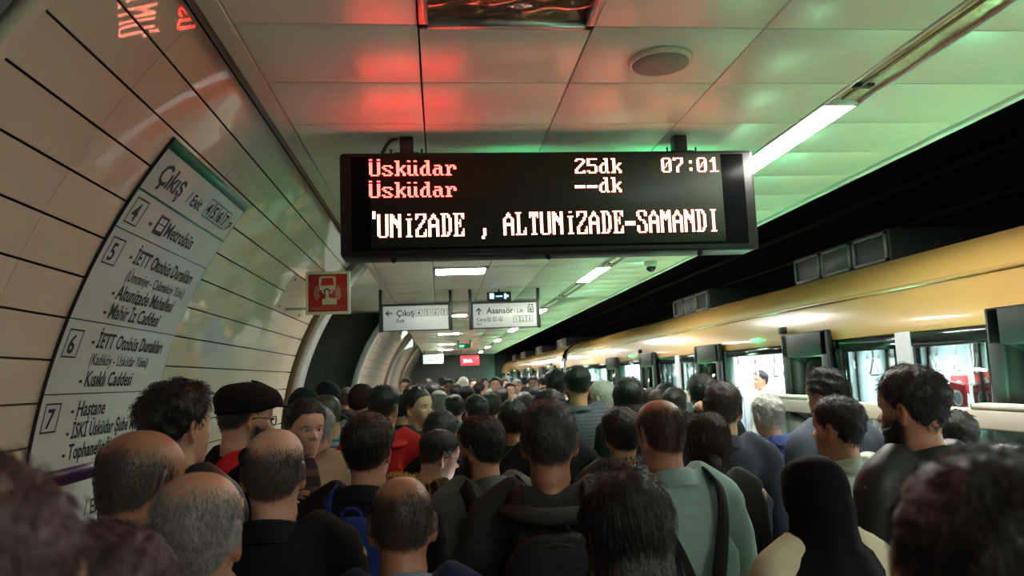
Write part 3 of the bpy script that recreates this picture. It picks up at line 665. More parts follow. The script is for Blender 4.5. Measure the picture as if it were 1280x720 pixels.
# red pennant bunting inside the near car
M_flag = mat('flag_red', srgb(200, 24, 38), .7, var=.08); M_flagw = mat('flag_white', srgb(230, 226, 222), .7)
def bunting(ya, yb, x, z0, sag, n, label):
    e = empty('bunting', (x, ya, z0)); t = np.linspace(0, 1, 2*n+1); zz = lambda q: -sag*4*q*(1-q)
    MB().tube(np.stack([0*t, t*(yb-ya), zz(t)], 1), .005, 6).obj('string', M_flagw, e)
    for i in range(n):
        q = (i+.5)/n; y = q*(yb-ya); z = zz(q)-.005; sl_ = (zz(q+.02)-zz(q-.02))/(.04*(yb-ya)); wd = (yb-ya)/n*.36
        P = lambda u, v: (-.004, y+u*wd, z+u*wd*sl_+v)
        me = MB(); pts = [P(-1, 0), P(1, 0), P(1, -.15), P(0, -.22), P(-1, -.15)]
        me.add(pts+[(p[0]+.004, p[1], p[2]) for p in pts], [[0, 1, 6, 5], [1, 2, 7, 6], [2, 3, 8, 7], [3, 4, 9, 8], [4, 0, 5, 9]], [[0, 4, 3], [0, 3, 2], [0, 2, 1], [5, 8, 9], [5, 7, 8], [5, 6, 7]])
        fl = me.obj('pennant', M_flag, e)
        aa = np.linspace(0, 2*PI, 20, endpoint=False); c0 = P(0, -.095)
        for rad, off, mm in ((.055, -.0065, M_flagw), (.040, -.0075, mat('flag_grey', srgb(150, 160, 170), .7))):
            me = bpy.data.meshes.new('emblem'); me.from_pydata([(off, c0[1]+rad*.85*math.cos(v), c0[2]+rad*math.sin(v)) for v in aa], [], [list(range(20))]); obj('emblem', me, mm, fl)
        me = bpy.data.meshes.new('border'); me.from_pydata([(-.0065, p[1], p[2]) for p in (P(-1, -.15), P(-.9, -.14), P(0, -.20), P(.9, -.14), P(1, -.15), P(0, -.22))], [], [[0, 1, 2, 5], [2, 3, 4, 5]]); obj('border', me, M_flagw, fl)
    tag(e, label, 'bunting')
bunting(3.85, 5.25, 3.45, 1.88, .26, 6, 'string of red pennants with white emblems inside the car window beside the open door')
bunting(4.95, 6.35, 4.2, 1.84, .18, 5, 'string of red pennants hung across the car near the doorway')
bunting(2.4, 3.7, 3.45, 1.82, .26, 6, 'string of red pennants with white emblems inside the car behind the glass door leaf')

# ================================================================== HALF-HEIGHT PLATFORM GATES
def gate(ya, yb, label):
    g = empty('platform_gate', (2.8, ya, 0)); L_ = yb-ya
    bx((-.05, 0, 1.425), (.05, L_, 1.523), .008).obj('top_beam', mat('gate_cream', srgb(216, 206, 190), .4, var=.04), g)
    n = max(1, round(L_/1.3))
    for k in range(n+1):
        y = k*(L_-.06)/n; bx((-.045, y, 0), (.045, y+.06, 1.425), .006).obj('post', mat('gate_post', srgb(150, 156, 150), .4, .5), g)
    for k in range(n):
        a0 = k*(L_-.06)/n+.07; a1 = (k+1)*(L_-.06)/n-.01
        bx((-.008, a0, .25), (.008, a1, 1.42)).obj('glass_panel', M_gateglass, g); bx((-.04, a0, .02), (.04, a1, .25)).obj('kick_panel', M_tgrey, g)
    for y in (0, L_-.06): bx((-.05, y+.02, 1.12), (-.046, y+.04, 1.22)).obj('green_indicator', M_greenlamp2, g)
    for y in (.0, L_-.5):     # added green uplights that tint the ceiling, hidden in trays on the beam ends
        tr = MB(); tr.box((-.05, y, 1.523), (-.042, y+.5, 1.552)); tr.box((.042, y, 1.523), (.05, y+.5, 1.552)); tr.box((-.05, y, 1.523), (.05, y+.008, 1.552)); tr.box((-.05, y+.492, 1.523), (.05, y+.5, 1.552))
        tr = tr.obj('uplight_tray', MATS['gate_cream'], g); bx((-.042, y+.008, 1.523), (.042, y+.492, 1.527)).obj('added_uplight', M_uplight, tr)
    t = np.linspace(0, 1, 16); MB().tube(np.stack([np.full(16, -.03), .1+t*.7, 1.38-.25*np.sin(t*PI)], 1), .008, 6).obj('cable', M_black, g, True)
    tag(g, label, 'gate', 'half-height platform gates between the doors')
ds = sorted(DOORS); prev = -6
lab = 'cream-topped half-height platform gate with glass panels between open train doors'
for d in ds+[19.6+4.6*i for i in range(3)]:
    if d-.25-prev > .5: gate(prev, d-.22, lab)
    prev = d+1.62
gate(prev, 36.2, lab)
# ================================================================== PEOPLE: base figure
def sm(a, b, x): t = np.clip((np.asarray(x, float)-a)/(b-a), 0, 1); return t*t*(3-2*t)
HH = .235; CHIN = 1.515; HC = np.array([0, 0, CHIN])      # head height, chin height of the 1.75 m base figure
def tab(ts, vs):
    tt = np.linspace(0, 1, 201); v = np.interp(tt, ts, vs); k = np.exp(-np.linspace(-2, 2, 17)**2); k /= k.sum()
    return np.convolve(np.pad(v, 8, mode='edge'), k, 'valid')
_TT = np.linspace(0, 1, 201)
_wf = tab([0, .05, .15, .25, .36, .5, .62, 1], [.020, .034, .048, .056, .064, .070, .074, .074])
_wb = tab([0, .1, .2, .3, .4, .5, .62, 1], [.056, .057, .060, .065, .070, .073, .076, .076])
_f = tab([0, .05, .12, .25, .36, .5, .58, .64, 1], [.070, .086, .088, .088, .088, .084, .088, .089, .089])
_b = tab([0, .1, .2, .3, .4, .5, .62, 1], [.074, .074, .077, .086, .096, .102, .105, .105])
def head_pt(a, t, detail=True, asym=0):
    """a azimuth (0 = front, pi = back, +x at pi/2), t height fraction"""
    a, t = np.broadcast_arrays(np.asarray(a, float), np.asarray(t, float))
    dome = np.where(t > .62, np.clip(1-np.abs((t-.62)/.38)**2.25, 0, 1)**(1/2.25), 1)
    c, s_ = np.cos(a), np.sin(a)
    bl = sm(-.5, .5, c)
    w_ = (np.interp(t, _TT, _wb)*(1-bl)+np.interp(t, _TT, _wf)*bl)*dome
    d = np.where(c > 0, np.interp(t, _TT, _f), np.interp(t, _TT, _b))*dome
    n = np.where(c > 0, 2.35, 2.15)
    x = w_*np.sign(s_)*np.abs(s_)**(2/n); y = d*np.sign(c)*np.abs(c)**(2/n)
    z = t*HH
    # bony slope: forehead rounded backwards
    y = y-.012*sm(.7, 1, t)*(c > 0)*c
    if detail:
        F = sm(.25, .75, c); ax = np.abs(x)
        g = lambda v, s0: np.exp(-(v/s0)**2)
        nose = sm(.62, .40, t)*sm(.335, .375, t)
        y = y+F*(g(x, .0075+.006*sm(.5, .38, t))*nose*(.007+.019*sm(.58, .40, t)))
        y = y+F*.006*g(ax-.013, .006)*g(t-.375, .03)
        y = y-F*.011*g(ax-.031, .017)*g(t-.505, .045)
        y = y+F*.0045*g(ax-.028, .022)*g(t-.575, .022)
        y = y+F*.0055*g(x, .020)*(g(t-.262, .022)+g(t-.205, .024))
        y = y-F*.0045*g(x, .022)*g(t-.233, .007)
        y = y-F*.004*g(x, .03)*g(t-.15, .03)
        y = y+F*.006*g(x, .018)*g(t-.07, .045)
        x = x*(1+.05*F*g(ax-.05, .02)*g(t-.42, .06))
    return np.stack([x, y, z], -1)
def head_grid(nu, nv, t0=0.0, detail=True):
    a = np.linspace(0, 2*PI, nu, endpoint=False); v = np.linspace(0, 1, nv); t = t0+(1-t0)*(1-(1-v)**1.7)
    t[-1] = .9995
    return a, t, head_pt(a[None, :], t[:, None], detail)
def rings_zy(rows, n=28, e=2.4):
    a = np.linspace(0, 2*PI, n, endpoint=False); out = []
    for r in rows:
        z, w_, f, b = r[:4]; cx_ = r[4] if len(r) > 4 else 0; c, s_ = np.cos(a), np.sin(a)
        x = w_*np.sign(s_)*np.abs(s_)**(2/e); y = np.where(c > 0, f, b)*np.sign(c)*np.abs(c)**(2/e); out.append(np.stack([x+cx_, y, np.full(n, z)], 1))
    return out
SH = np.array([.180, -.015, 1.425]); ADIR = np.array([.64, 0, -.768]); ADIR /= np.linalg.norm(ADIR); ANRM = np.array([.768, 0, .64])
def arm_pt(s, u, fwd=0, n=0):
    p = SH+ADIR*u+np.array([0, fwd, 0])+ANRM*n; return p*np.array([s, 1, 1])
def remesh(mb, vox, smooth_it=2):
    me = mb.mesh('raw'); o = bpy.data.objects.new('raw', me); COL.objects.link(o)
    md = o.modifiers.new('r', 'REMESH'); md.mode = 'VOXEL'; md.voxel_size = vox; md.adaptivity = 0
    bpy.context.view_layer.update(); m2 = bpy.data.meshes.new_from_object(o.evaluated_get(_dg()))
    V = np.zeros(len(m2.vertices)*3); m2.vertices.foreach_get('co', V); V = V.reshape(-1, 3)
    n = len(m2.polygons); L = np.zeros(len(m2.loops), np.int32); m2.loops.foreach_get('vertex_index', L); tot = np.zeros(n, np.int32); m2.polygons.foreach_get('loop_total', tot)
    if (tot == 4).all(): Q = L.reshape(-1, 4); T = np.zeros((0, 3), int)
    else:
        st = np.concatenate([[0], np.cumsum(tot)[:-1]]); Q = np.array([L[a:a+4] for a, k in zip(st, tot) if k == 4]); T = np.array([L[a:a+3] for a, k in zip(st, tot) if k == 3]).reshape(-1, 3)
    bpy.data.objects.remove(o); bpy.data.meshes.remove(me); bpy.data.meshes.remove(m2)
    E = np.concatenate([Q[:, [0, 1]], Q[:, [1, 2]], Q[:, [2, 3]], Q[:, [3, 0]]])
    for _ in range(smooth_it):
        S_ = np.zeros_like(V); C_ = np.zeros(len(V)); np.add.at(S_, E[:, 0], V[E[:, 1]]); np.add.at(S_, E[:, 1], V[E[:, 0]]); np.add.at(C_, E[:, 0], 1); np.add.at(C_, E[:, 1], 1)
        V = .5*V+.5*S_/np.maximum(C_, 1)[:, None]
    return V, Q, T
def ear(mb, s):
    R = Matrix.Translation((s*.073, -.012, CHIN+HH*.46)) @ Matrix.Rotation(s*.42, 4, 'Z') @ Matrix.Rotation(-.15, 4, 'X')
    P = lambda L_: np.array([R @ Vector(p) for p in L_])
    q = np.linspace(-1.9, 2.6, 14)
    mb.tube(P([(s*.006, -.001-.016*math.cos(v-.4)*(1 if math.sin(v) > -.3 else .7), .032*math.sin(v)*(1 if v > 0 else .95)) for v in q]), .0055, 7)
    a = np.linspace(0, 2*PI, 14, endpoint=False)
    mb.loft([P([(s*x, -.001+.015*k*math.cos(v), .029*k*math.sin(v)) for v in a]) for x, k in ((-.012, .9), (-.002, 1), (.003, .8))])
    mb.ellipsoid(R @ Vector((s*.003, .006, -.029)), (.006, .008, .009), 10, 8)
    mb.ellipsoid(R @ Vector((s*.004, .013, -.004)), (.005, .005, .009), 10, 8)
def hand(mb, s):
    # palm and five separate fingers, relaxed curl; thumb leaves the side of the palm forward
    U = .555; n0 = 0
    sec = lambda u, hw, ht, nn: np.array([arm_pt(s, u, hw*math.cos(q)*abs(math.cos(q))**-.25 if abs(math.cos(q)) > 1e-6 else 0, nn+ht*math.sin(q)) for q in np.linspace(0, 2*PI, 16, endpoint=False)])
    mb.loft([sec(U-.05, .026, .021, 0), sec(U-.01, .027, .019, 0), sec(U+.03, .036, .0165, -.002), sec(U+.07, .041, .0155, -.003), sec(U+.095, .040, .0135, -.005), sec(U+.102, .036, .010, -.006)])
    for k, (fy, ln) in enumerate(((.031, .071), (.0105, .080), (-.0105, .075), (-.031, .060))):
        b = U+.088; p = [arm_pt(s, b, fy, -.005)]; ang = .0; pos = np.array([b, -.005]); fyy = fy
        for j, (l, da) in enumerate(((.45, .25), (.30, .38), (.25, .25))):
            ang += da; pos = pos+ln*l*np.array([math.cos(ang), -math.sin(ang)]); fyy *= 1.05; p.append(arm_pt(s, pos[0], fyy, pos[1]))
        mb.tube(np.array(p), [.0088, .0083, .0076, .0064], 8); mb.ellipsoid(p[-1], (.0064,)*3, 8, 6)
    p = [arm_pt(s, U+.02, .025, -.006), arm_pt(s, U+.045, .047, -.012), arm_pt(s, U+.075, .060, -.018), arm_pt(s, U+.098, .062, -.024)]
    mb.tube(np.array(p), [.013, .0115, .0098, .0075], 8); mb.ellipsoid(p[-1], (.0075,)*3, 8, 6)
def leg_rings(s, k=1.0):
    a = np.linspace(0, 2*PI, 20, endpoint=False); out = []
    for z, r, x, y in ((.90, .088, .085, -.01), (.78, .085, .092, -.005), (.62, .070, .095, .0), (.48, .056, .097, .005), (.38, .055, .098, -.01), (.28, .053, .099, -.018), (.15, .040, .1, -.02), (.06, .038, .1, -.02)):
        out.append(np.stack([s*x+r*k*np.cos(a), y+r*k*np.sin(a), np.full(20, z)], 1))
    return out
def foot_rings(s, g=0, z0=.0):
    out = []
    for y, w_, h in ((-.075, .022, .05), (-.06, .034, .085), (-.02, .038, .10), (.04, .040, .085), (.10, .046, .055), (.15, .043, .042), (.18, .028, .030)):
        a = np.linspace(0, 2*PI, 16, endpoint=False); zz = h*.5+h*.5*np.sign(np.sin(a))*np.abs(np.sin(a))**.7
        out.append(np.stack([s*.105+s*.05*(y+.02)*.6+(w_+g)*np.cos(a), np.full(16, y*(1+g*6)), zz*(1+g*8)+z0], 1))
    return out
# non-uniform scale fields so that heads and hands keep detail in the voxel remesh
def mk_warp(sh, sa):
    zs = np.linspace(0, 2.2, 2201); sc = 1+(sh-1)*sm(1.44, 1.52, zs); low = .62+.38*sm(.25, .55, zs); sc = sc*low
    Z = np.concatenate([[0], np.cumsum((sc[1:]+sc[:-1])/2*np.diff(zs))])
    us = np.linspace(-.2, 1, 2401); su = 1+(sa-1)*sm(.50, .545, us); Uu = np.concatenate([[0], np.cumsum((su[1:]+su[:-1])/2*np.diff(us))]); Uu += np.interp(.0, us, us)-np.interp(.0, us, Uu)
    nx, ny = 0, -.03
    def fw(V):
        V = V.copy()
        for s in (-1, 1):
            P = V*np.array([s, 1, 1])-SH; u = P@ADIR; n = P@ANRM; y = P[:, 1]
            m = (u > .3) & (np.abs(n) < .13) & (P[:, 0] > .1)
            k = np.interp(u, us, su); u2 = np.interp(u, us, Uu)
            Q_ = SH+u2[:, None]*ADIR+(n*k)[:, None]*ANRM+(y*k)[:, None]*np.array([0, 1, 0]); V[m] = (Q_*np.array([s, 1, 1]))[m]
        m = ~((np.abs(V[:, 0]) > .22) & (V[:, 2] < 1.2)); k = np.interp(V[:, 2], zs, sc)
        W = V.copy(); W[:, 2] = np.interp(V[:, 2], zs, Z); kk = np.where(np.abs(V[:, 0]) < .14, k, np.where(V[:, 2] > 1.44, k, k))
        kk = np.where(V[:, 2] > 1.3, np.interp(V[:, 2], zs, 1+(sh-1)*sm(1.44, 1.52, zs)), 1)
        W[:, 0] *= kk; W[:, 1] = ny+(V[:, 1]-ny)*kk
        return W
    def bw(W):
        V = W.copy(); V[:, 2] = np.interp(W[:, 2], Z, zs); kk = np.where(V[:, 2] > 1.3, np.interp(V[:, 2], zs, 1+(sh-1)*sm(1.44, 1.52, zs)), 1)
        V[:, 0] = W[:, 0]/kk; V[:, 1] = ny+(W[:, 1]-ny)/kk
        for s in (-1, 1):
            P = V*np.array([s, 1, 1])-SH; u2 = P@ADIR; n = P@ANRM; y = P[:, 1]; u = np.interp(u2, Uu, us); k = np.interp(u, us, su)
            m = (u > .3) & (np.abs(n) < .13*sa) & (P[:, 0] > .1)
            Q_ = SH+u[:, None]*ADIR+(n/k)[:, None]*ANRM+(y/k)[:, None]*np.array([0, 1, 0]); V[m] = (Q_*np.array([s, 1, 1]))[m]
        return V
    return fw, bw
TORSO = [(.80, .10, .07, .09), (.86, .155, .095, .115), (.94, .165, .10, .115), (1.06, .142, .098, .085), (1.18, .155, .108, .098), (1.28, .168, .112, .110), (1.37, .174, .095, .108), (1.435, .155, .068, .097), (1.472, .095, .045, .085), (1.492, .062, .03, .074)]
def build_body(vox, sh, sa):
    mb = MB(); a, t, P = head_grid(96, 60); P = P+HC; mb.loft([P[i] for i in range(len(t))])
    mb.loft(rings_zy([(1.36, .09, .03, .10), (1.44, .076, .030, .094), (1.48, .064, .030, .086), (1.52, .060, .036, .081), (1.58, .056, .04, .076)], 24, 2))
    for s in (-1, 1): ear(mb, s)
    mb.loft(rings_zy(TORSO))
    for s in (-1, 1):
        aa = np.linspace(0, 2*PI, 16, endpoint=False)
        mb.loft([np.array([arm_pt(s, u, r*math.cos(q), r*math.sin(q)) for q in aa]) for u, r in ((-.06, .040), (0, .048), (.1, .046), (.22, .041), (.30, .040), (.37, .042), (.46, .034), (.53, .027))])
        hand(mb, s); mb.loft(leg_rings(s)); mb.loft(foot_rings(s))
    fw, bw = mk_warp(sh, sa); mb.V = [fw(v) for v in mb.V]
    V, Q, T = remesh(mb, vox, 1); V = bw(V)
    V[:, 2] -= V[:, 2].min()
    return V, Q, T
def build_coat(vox, zb=.80, k=1.0, loose=.0):
    mb = MB(); T2 = []
    for z, w_, f, b in TORSO:
        if z < .84: continue
        g = .020+loose*(1-sm(1.2, 1.42, z)*.6)
        T2.append((z if z > .87 else zb, w_+g+.004, f+g, b+g))
    T2 = [(zb, T2[0][1]+.012, T2[0][2]+.01, T2[0][3]+.01)]+T2[1:]
    T2[-1] = (1.490, .078, .045, .092); mb.loft(rings_zy(T2, 32))
    # trapezius / shoulder pads
    for s in (-1, 1):
        aa = np.linspace(0, 2*PI, 18, endpoint=False); L_ = loose*.35
        mb.loft([np.array([arm_pt(s, u, r*math.cos(q), r*math.sin(q)+n) for q in aa]) for u, r, n in ((-.13, .05, -.02), (-.06, .060, -.008), (0, .068+L_, -.005), (.06, .068+L_, -.002), (.14, .065+L_, 0), (.24, .059+L_, 0), (.31, .058+L_, 0), (.40, .056+L_, 0), (.48, .050+L_, 0), (.545, .043+L_, 0))])
        mb.tube(np.array([(s*.03, -.05, 1.468), (s*.10, -.035, 1.458), (s*.168, -.018, 1.432)]), [.048, .048, .05], 12)
    return remesh(mb, vox, 3)
def build_trousers(vox):
    mb = MB(); mb.loft(rings_zy([(.80, .11, .08, .10), (.86, .168, .108, .125), (.94, .172, .108, .122), (1.02, .158, .105, .105)]))
    for s in (-1, 1):
        r = leg_rings(s, 1.22); r[-1] = r[-1]+np.array([0, 0, .0]); mb.loft(r[:-1]+[r[-1]*np.array([1, 1, 1])])
    return remesh(mb, vox, 2)
BODY = {'hi': build_body(.0165, 3.05, 3.0), 'lo': build_body(.024, 2.6, 3.8)}
COAT = {('hi', 0): build_coat(.018), ('hi', 1): build_coat(.018, .74, loose=.022), ('lo', 0): build_coat(.024), ('lo', 1): build_coat(.024, .74, loose=.022)}
TROU = build_trousers(.026)
print('BODY', {k: len(v[0]) for k, v in BODY.items()}, 'COAT', {k: len(v[0]) for k, v in COAT.items()}, len(TROU[0]))
# ------------------------------------------------------------------ posing
def rot_between(a, b):
    a = np.array(a, float); b = np.array(b, float); a /= np.linalg.norm(a); b /= np.linalg.norm(b)
    return np.array(Vector(a).rotation_difference(Vector(b)).to_matrix())
ARMP = {'down': ((.14, .03, -1), (.06, .16, -1)), 'phone': ((.12, .22, -.95), (-.30, .90, .42)), 'fold': ((.2, .25, -.9), (-.75, .6, .05)), 'chest': ((.18, .2, -.95), (-.45, .62, .62)), 'pocket': ((.24, -.1, -1), (-.1, .35, -1))}
def pose(V, arms=('down', 'down'), head=(0, 0, 0), girth=1.0, shw=1.0):
    """head = yaw, pitch (down +), roll in degrees; arms = (right -x, left +x)"""
    V = V.copy()
    for s, nm in ((-1, arms[0]), (1, arms[1])):
        ud, fd = [np.array(d)/np.linalg.norm(d) for d in ARMP[nm]]
        P = V*np.array([s, 1, 1]); R_ = P-SH; u = R_@ADIR; n = R_@ANRM
        wu = sm(-.03, .09, u)*sm(-.125, -.075, n)*(P[:, 0] > .06)*sm(.02, .10, P[:, 0]); R1 = rot_between(ADIR, ud)
        wf = sm(.25, .34, u)*(wu > 0); R2 = rot_between(ADIR, fd); EL = SH+ADIR*.295; EL2 = SH+R1@(ADIR*.295)
        Pu = SH+R_@R1.T; Pf = EL2+(P-EL)@R2.T
        Pn = P*(1-wu)[:, None]+wu[:, None]*(Pu*(1-wf)[:, None]+Pf*wf[:, None]); m = P[:, 0] > 0
        V[m] = (Pn*np.array([s, 1, 1]))[m]
    if shw != 1:
        V[:, 0] *= np.where(V[:, 2] < 1.47, 1+(shw-1)*sm(1.49, 1.42, V[:, 2]), 1)
    if girth != 1:
        k = 1+(girth-1)*sm(1.42, 1.28, V[:, 2])*sm(.5, .9, V[:, 2]); V[:, 1] *= k; V[:, 0] *= 1+(k-1)*.8
    return pose_head(V, head)
def head_mat(head):
    y, p, r = [math.radians(q) for q in head]
    return np.array((Matrix.Rotation(y, 3, 'Z') @ Matrix.Rotation(-p, 3, 'X') @ Matrix.Rotation(r, 3, 'Y')))
NECK = np.array([0, -.035, 1.50])
def pose_head(V, head, full=False):
    if not any(head): return V
    R_ = head_mat(head); w_ = np.ones(len(V)) if full else sm(1.43, 1.55, V[:, 2])*(np.abs(V[:, 0]) < .16)
    P = NECK+(V-NECK)@R_.T; return V*(1-w_)[:, None]+P*w_[:, None]
# ------------------------------------------------------------------ hair
def noise3(P, f, seed=0):
    r = np.random.default_rng(seed); o = np.zeros(len(P))
    for k in range(6):
        d = r.normal(size=3); d /= np.linalg.norm(d); o += np.sin(P@d*f*(.7+.25*k)+r.uniform(0, 6.28))
    return o/3.2
def grid_normals(P):
    du = np.roll(P, -1, 1)-np.roll(P, 1, 1); dv = np.gradient(P, axis=0); n = np.cross(du, dv); n /= np.linalg.norm(n, axis=2)[..., None]+1e-9
    c = P-np.array([0, 0, HH*.5]); f = np.sign((n*c).sum(2).mean()); return n*f
TLOW = ([0, 35, 55, 72, 84, 96, 108, 130, 180], [.82, .80, .74, .62, .50, .50, .38, .26, .21])
def hair_mask(a, t, style):
    ad = np.degrees(np.abs((a+PI) % (2*PI)-PI)); lo = np.interp(ad, *TLOW)
    if style in ('long', 'bun', 'scarf'): lo = np.interp(ad, [0, 35, 55, 75, 95, 110, 180], [.84, .82, .74, .50, .30, .05, .0])
    if style == 'fade': lo = lo+.06*(ad > 80)
    m = sm(lo-.02, lo+.035, t)
    if style in ('bald', 'balding', 'shaved'):
        hi = np.interp(ad, [0, 70, 100, 130, 180], [.0, .60, .72, .77, .77] if style == 'bald' else ([.0, .64, .80, .83, .83] if style == 'balding' else [.86, .88, .9, .9, .9]))
        if style == 'shaved': hi = np.full_like(ad, 2.0)
        hi = hi+.012*np.sin(a*5)+.008*np.sin(a*13+1); m = m*(1-sm(hi-.12, hi+.12, t))
    if style == 'receding': m = m*np.where(ad < 70, sm(.90, .96, t), 1)
    return m
HAIRT = {'short': .012, 'fade': .011, 'quiff': .013, 'bald': .0045, 'balding': .006, 'shaved': .003, 'receding': .008, 'curly': .017, 'long': .014, 'bun': .013, 'wavy': .014}
def hair_mat(nm, col, island=.35, rough=.42):
    return mat('hair_'+nm, col, rough, var=.25, nscale=40, bump=.5, bscale=260, stretch=(1, 1, .25), island=island, spec=.5)
HCOL = {'black': (.010, .008, .007), 'dark': (.016, .012, .010), 'brown': (.035, .020, .013), 'grey': (.20, .195, .18), 'white': (.55, .54, .50), 'darkgrey': (.04, .036, .033), 'auburn': (.045, .018, .012)}
def strands(P, N, D, ln, wd, rng, curl=0):
    n = len(P); D = D/(np.linalg.norm(D, axis=1)[:, None]+1e-9); S_ = np.cross(D, N); S_ /= np.linalg.norm(S_, axis=1)[:, None]+1e-9
    ln = ln*rng.uniform(.6, 1.2, n)[:, None]; rings = []
    for k, (f, w_) in enumerate(((0, 1.0), (.5, .9), (1.0, 0.0))):
        c = P+D*ln*f+N*(.25 if k == 1 else .05)*ln*.5*(1 if not curl else 0)
        if curl: c = c+S_*ln*.35*math.sin(f*3.0)*rng.choice([-1, 1], n)[:, None]+N*ln*.3*math.sin(f*3.1)
        if k < 2:
            for q in range(3): ang = q*2.094; rings.append(c+(S_*math.cos(ang)+N*math.sin(ang))*wd*w_)
        else: rings.append(c)
    V = np.stack(rings, 1).reshape(-1, 3); b = np.arange(n)*7
    Q = np.concatenate([np.stack([b+i, b+(i+1) % 3, b+3+(i+1) % 3, b+3+i], 1) for i in range(3)]); T = np.concatenate([np.stack([b+3+i, b+3+(i+1) % 3, b+6], 1) for i in range(3)])
    return V, Q, T
def make_hair(parent, style, colname, head, hi, seed, scale=1.0, name='hair'):
    rng = np.random.default_rng(seed); nu, nv = (72, 46) if hi == 2 else ((48, 30) if hi == 1 else (28, 18))
    a = np.linspace(0, 2*PI, nu, endpoint=False); v = np.linspace(0, 1, nv); t = (1-(1-v)**1.7); t[-1] = .9995
    P = head_pt(a[None, :], t[:, None], False); N = grid_normals(P); A, T_ = np.broadcast_arrays(a[None, :], t[:, None])
    M = hair_mask(A, T_, style); th = HAIRT[style]*scale
    ad = np.degrees(np.abs((A+PI) % (2*PI)-PI)); prof = np.ones_like(M)
    if style in ('short', 'quiff', 'wavy'): prof = .45+.75*sm(.35, .8, T_)+(.6*sm(60, 0, ad)*sm(.7, .95, T_) if style == 'quiff' else 0)
    if style == 'fade': prof = .12+1.1*sm(.52, .78, T_)
    if style == 'curly': prof = .35+.8*sm(.2, .6, T_)
    lo_ = np.interp(ad, *TLOW)
    if style not in ('long', 'bun'): prof = prof*(.25+.75*sm(lo_, lo_+.22, T_))
    F = P.reshape(-1, 3); nz = noise3(F, 120 if style != 'curly' else 75, seed)+.6*noise3(F, 260 if style != 'curly' else 140, seed+1)
    amp = .0012 if style in ('long', 'bun') else .0015 if style in ('bald', 'balding', 'shaved', 'fade', 'receding') else (.007 if style == 'curly' else .003)
    thick = th*prof*M+amp*nz.reshape(M.shape)*M-.006*(1-M)
    S2 = P+N*thick[..., None]
    # union with lower masses for long hair
    mb = MB()
    thin = style in ('bald', 'balding', 'shaved') and hi
    if not thin: mb.loft([S2[i] for i in range(nv)])
    else: S2 = P+N*.0005
    if style in ('long', 'bun'):
        rows = [(.115, .080, .02, .098), (.06, .072, .01, .100), (.0, .062, -.01, .096), (-.05, .05, -.03, .092), (-.09, .035, -.045, .088)] if style == 'bun' else [(.13, .086, .03, .104), (.05, .090, .03, .112), (-.03, .088, .02, .116), (-.10, .080, .0, .118), (-.16, .055, -.03, .115)]
        rg = rings_zy([(z, w_, f, b) for z, w_, f, b in rows], 26, 2.0)
        for r in rg: r += (noise3(r, 120, seed+3)*.003)[:, None]
        mb.loft(rg)
        if style == 'bun': mb.ellipsoid((0, -.12, .05), (.03, .03, .034), 14, 10)
    if hi:
        n = (2300 if hi == 2 else 800)
        if thin: n = int(n*2.0)
        if style == 'long': n = int(n*.6)
        i = rng.integers(2, nv-1, n*3); j = rng.integers(0, nu, n*3); ring = np.sin(np.arccos(np.clip((T_[i, j]-.5)*2, -1, 1)))
        ok = (M[i, j] > (rng.uniform(.05, 1, n*3) if thin else .35)) & (rng.uniform(0, 1, n*3) < .25+.75*ring); i, j = i[ok][:n], j[ok][:n]; p = S2[i, j]+rng.normal(size=(len(i), 3))*.003; nn = N[i, j]
        down = np.array([0, -.25, -1.0])
        if style in ('short', 'quiff', 'wavy', 'long', 'bun', 'receding'):
            tang = np.broadcast_to(down, p.shape)+np.stack([0*p[:, 0], -.9*sm(.75, .98, T_[i, j]), 0*p[:, 0]], 1)+rng.normal(size=p.shape)*(.28 if style not in ('long', 'bun') else .05)
        else: tang = np.broadcast_to(down, p.shape)+rng.normal(size=p.shape)*(.18 if thin else .45)
        tang = tang-(tang*nn).sum(1)[:, None]*nn; tang /= np.linalg.norm(tang, axis=1)[:, None]+1e-9
        lift = {'short': .22, 'fade': .4, 'quiff': .3, 'bald': .08, 'balding': .08, 'shaved': .5, 'receding': .15, 'curly': .45, 'long': .0, 'bun': .0, 'wavy': .3}[style]
        ln = {'short': .016, 'fade': .011, 'quiff': .018, 'bald': .009, 'balding': .011, 'shaved': .004, 'receding': .016, 'curly': .019, 'long': .055, 'bun': .045, 'wavy': .03}[style]
        V, Q, T = strands(p-nn*.002, nn, tang+nn*lift, ln, (.0007 if thin else (.0008 if style not in ('long', 'bun') else .0011)) if hi == 2 else .0014, rng, style == 'curly'); mb.add(V, Q, T)
        if style == 'long':
            rr = np.concatenate(rg); m_ = 500 if hi == 2 else 200; k = rng.integers(0, len(rr), m_); p = rr[k]+rng.normal(size=(m_, 3))*.006; nn = p*np.array([1, 1, 0]); nn /= np.linalg.norm(nn, axis=1)[:, None]+1e-9
            V, Q, T = strands(p, nn, np.array([0, 0, -1])+rng.normal(size=p.shape)*.04, .06, .0011, rng); mb.add(V, Q, T)
    mb.V = [pose_head(x+HC, head, True) for x in mb.V]
    return mb.obj(name, hair_mat(colname, HCOL[colname], .6 if colname in ('grey', 'darkgrey', 'white') else .35), parent, True)
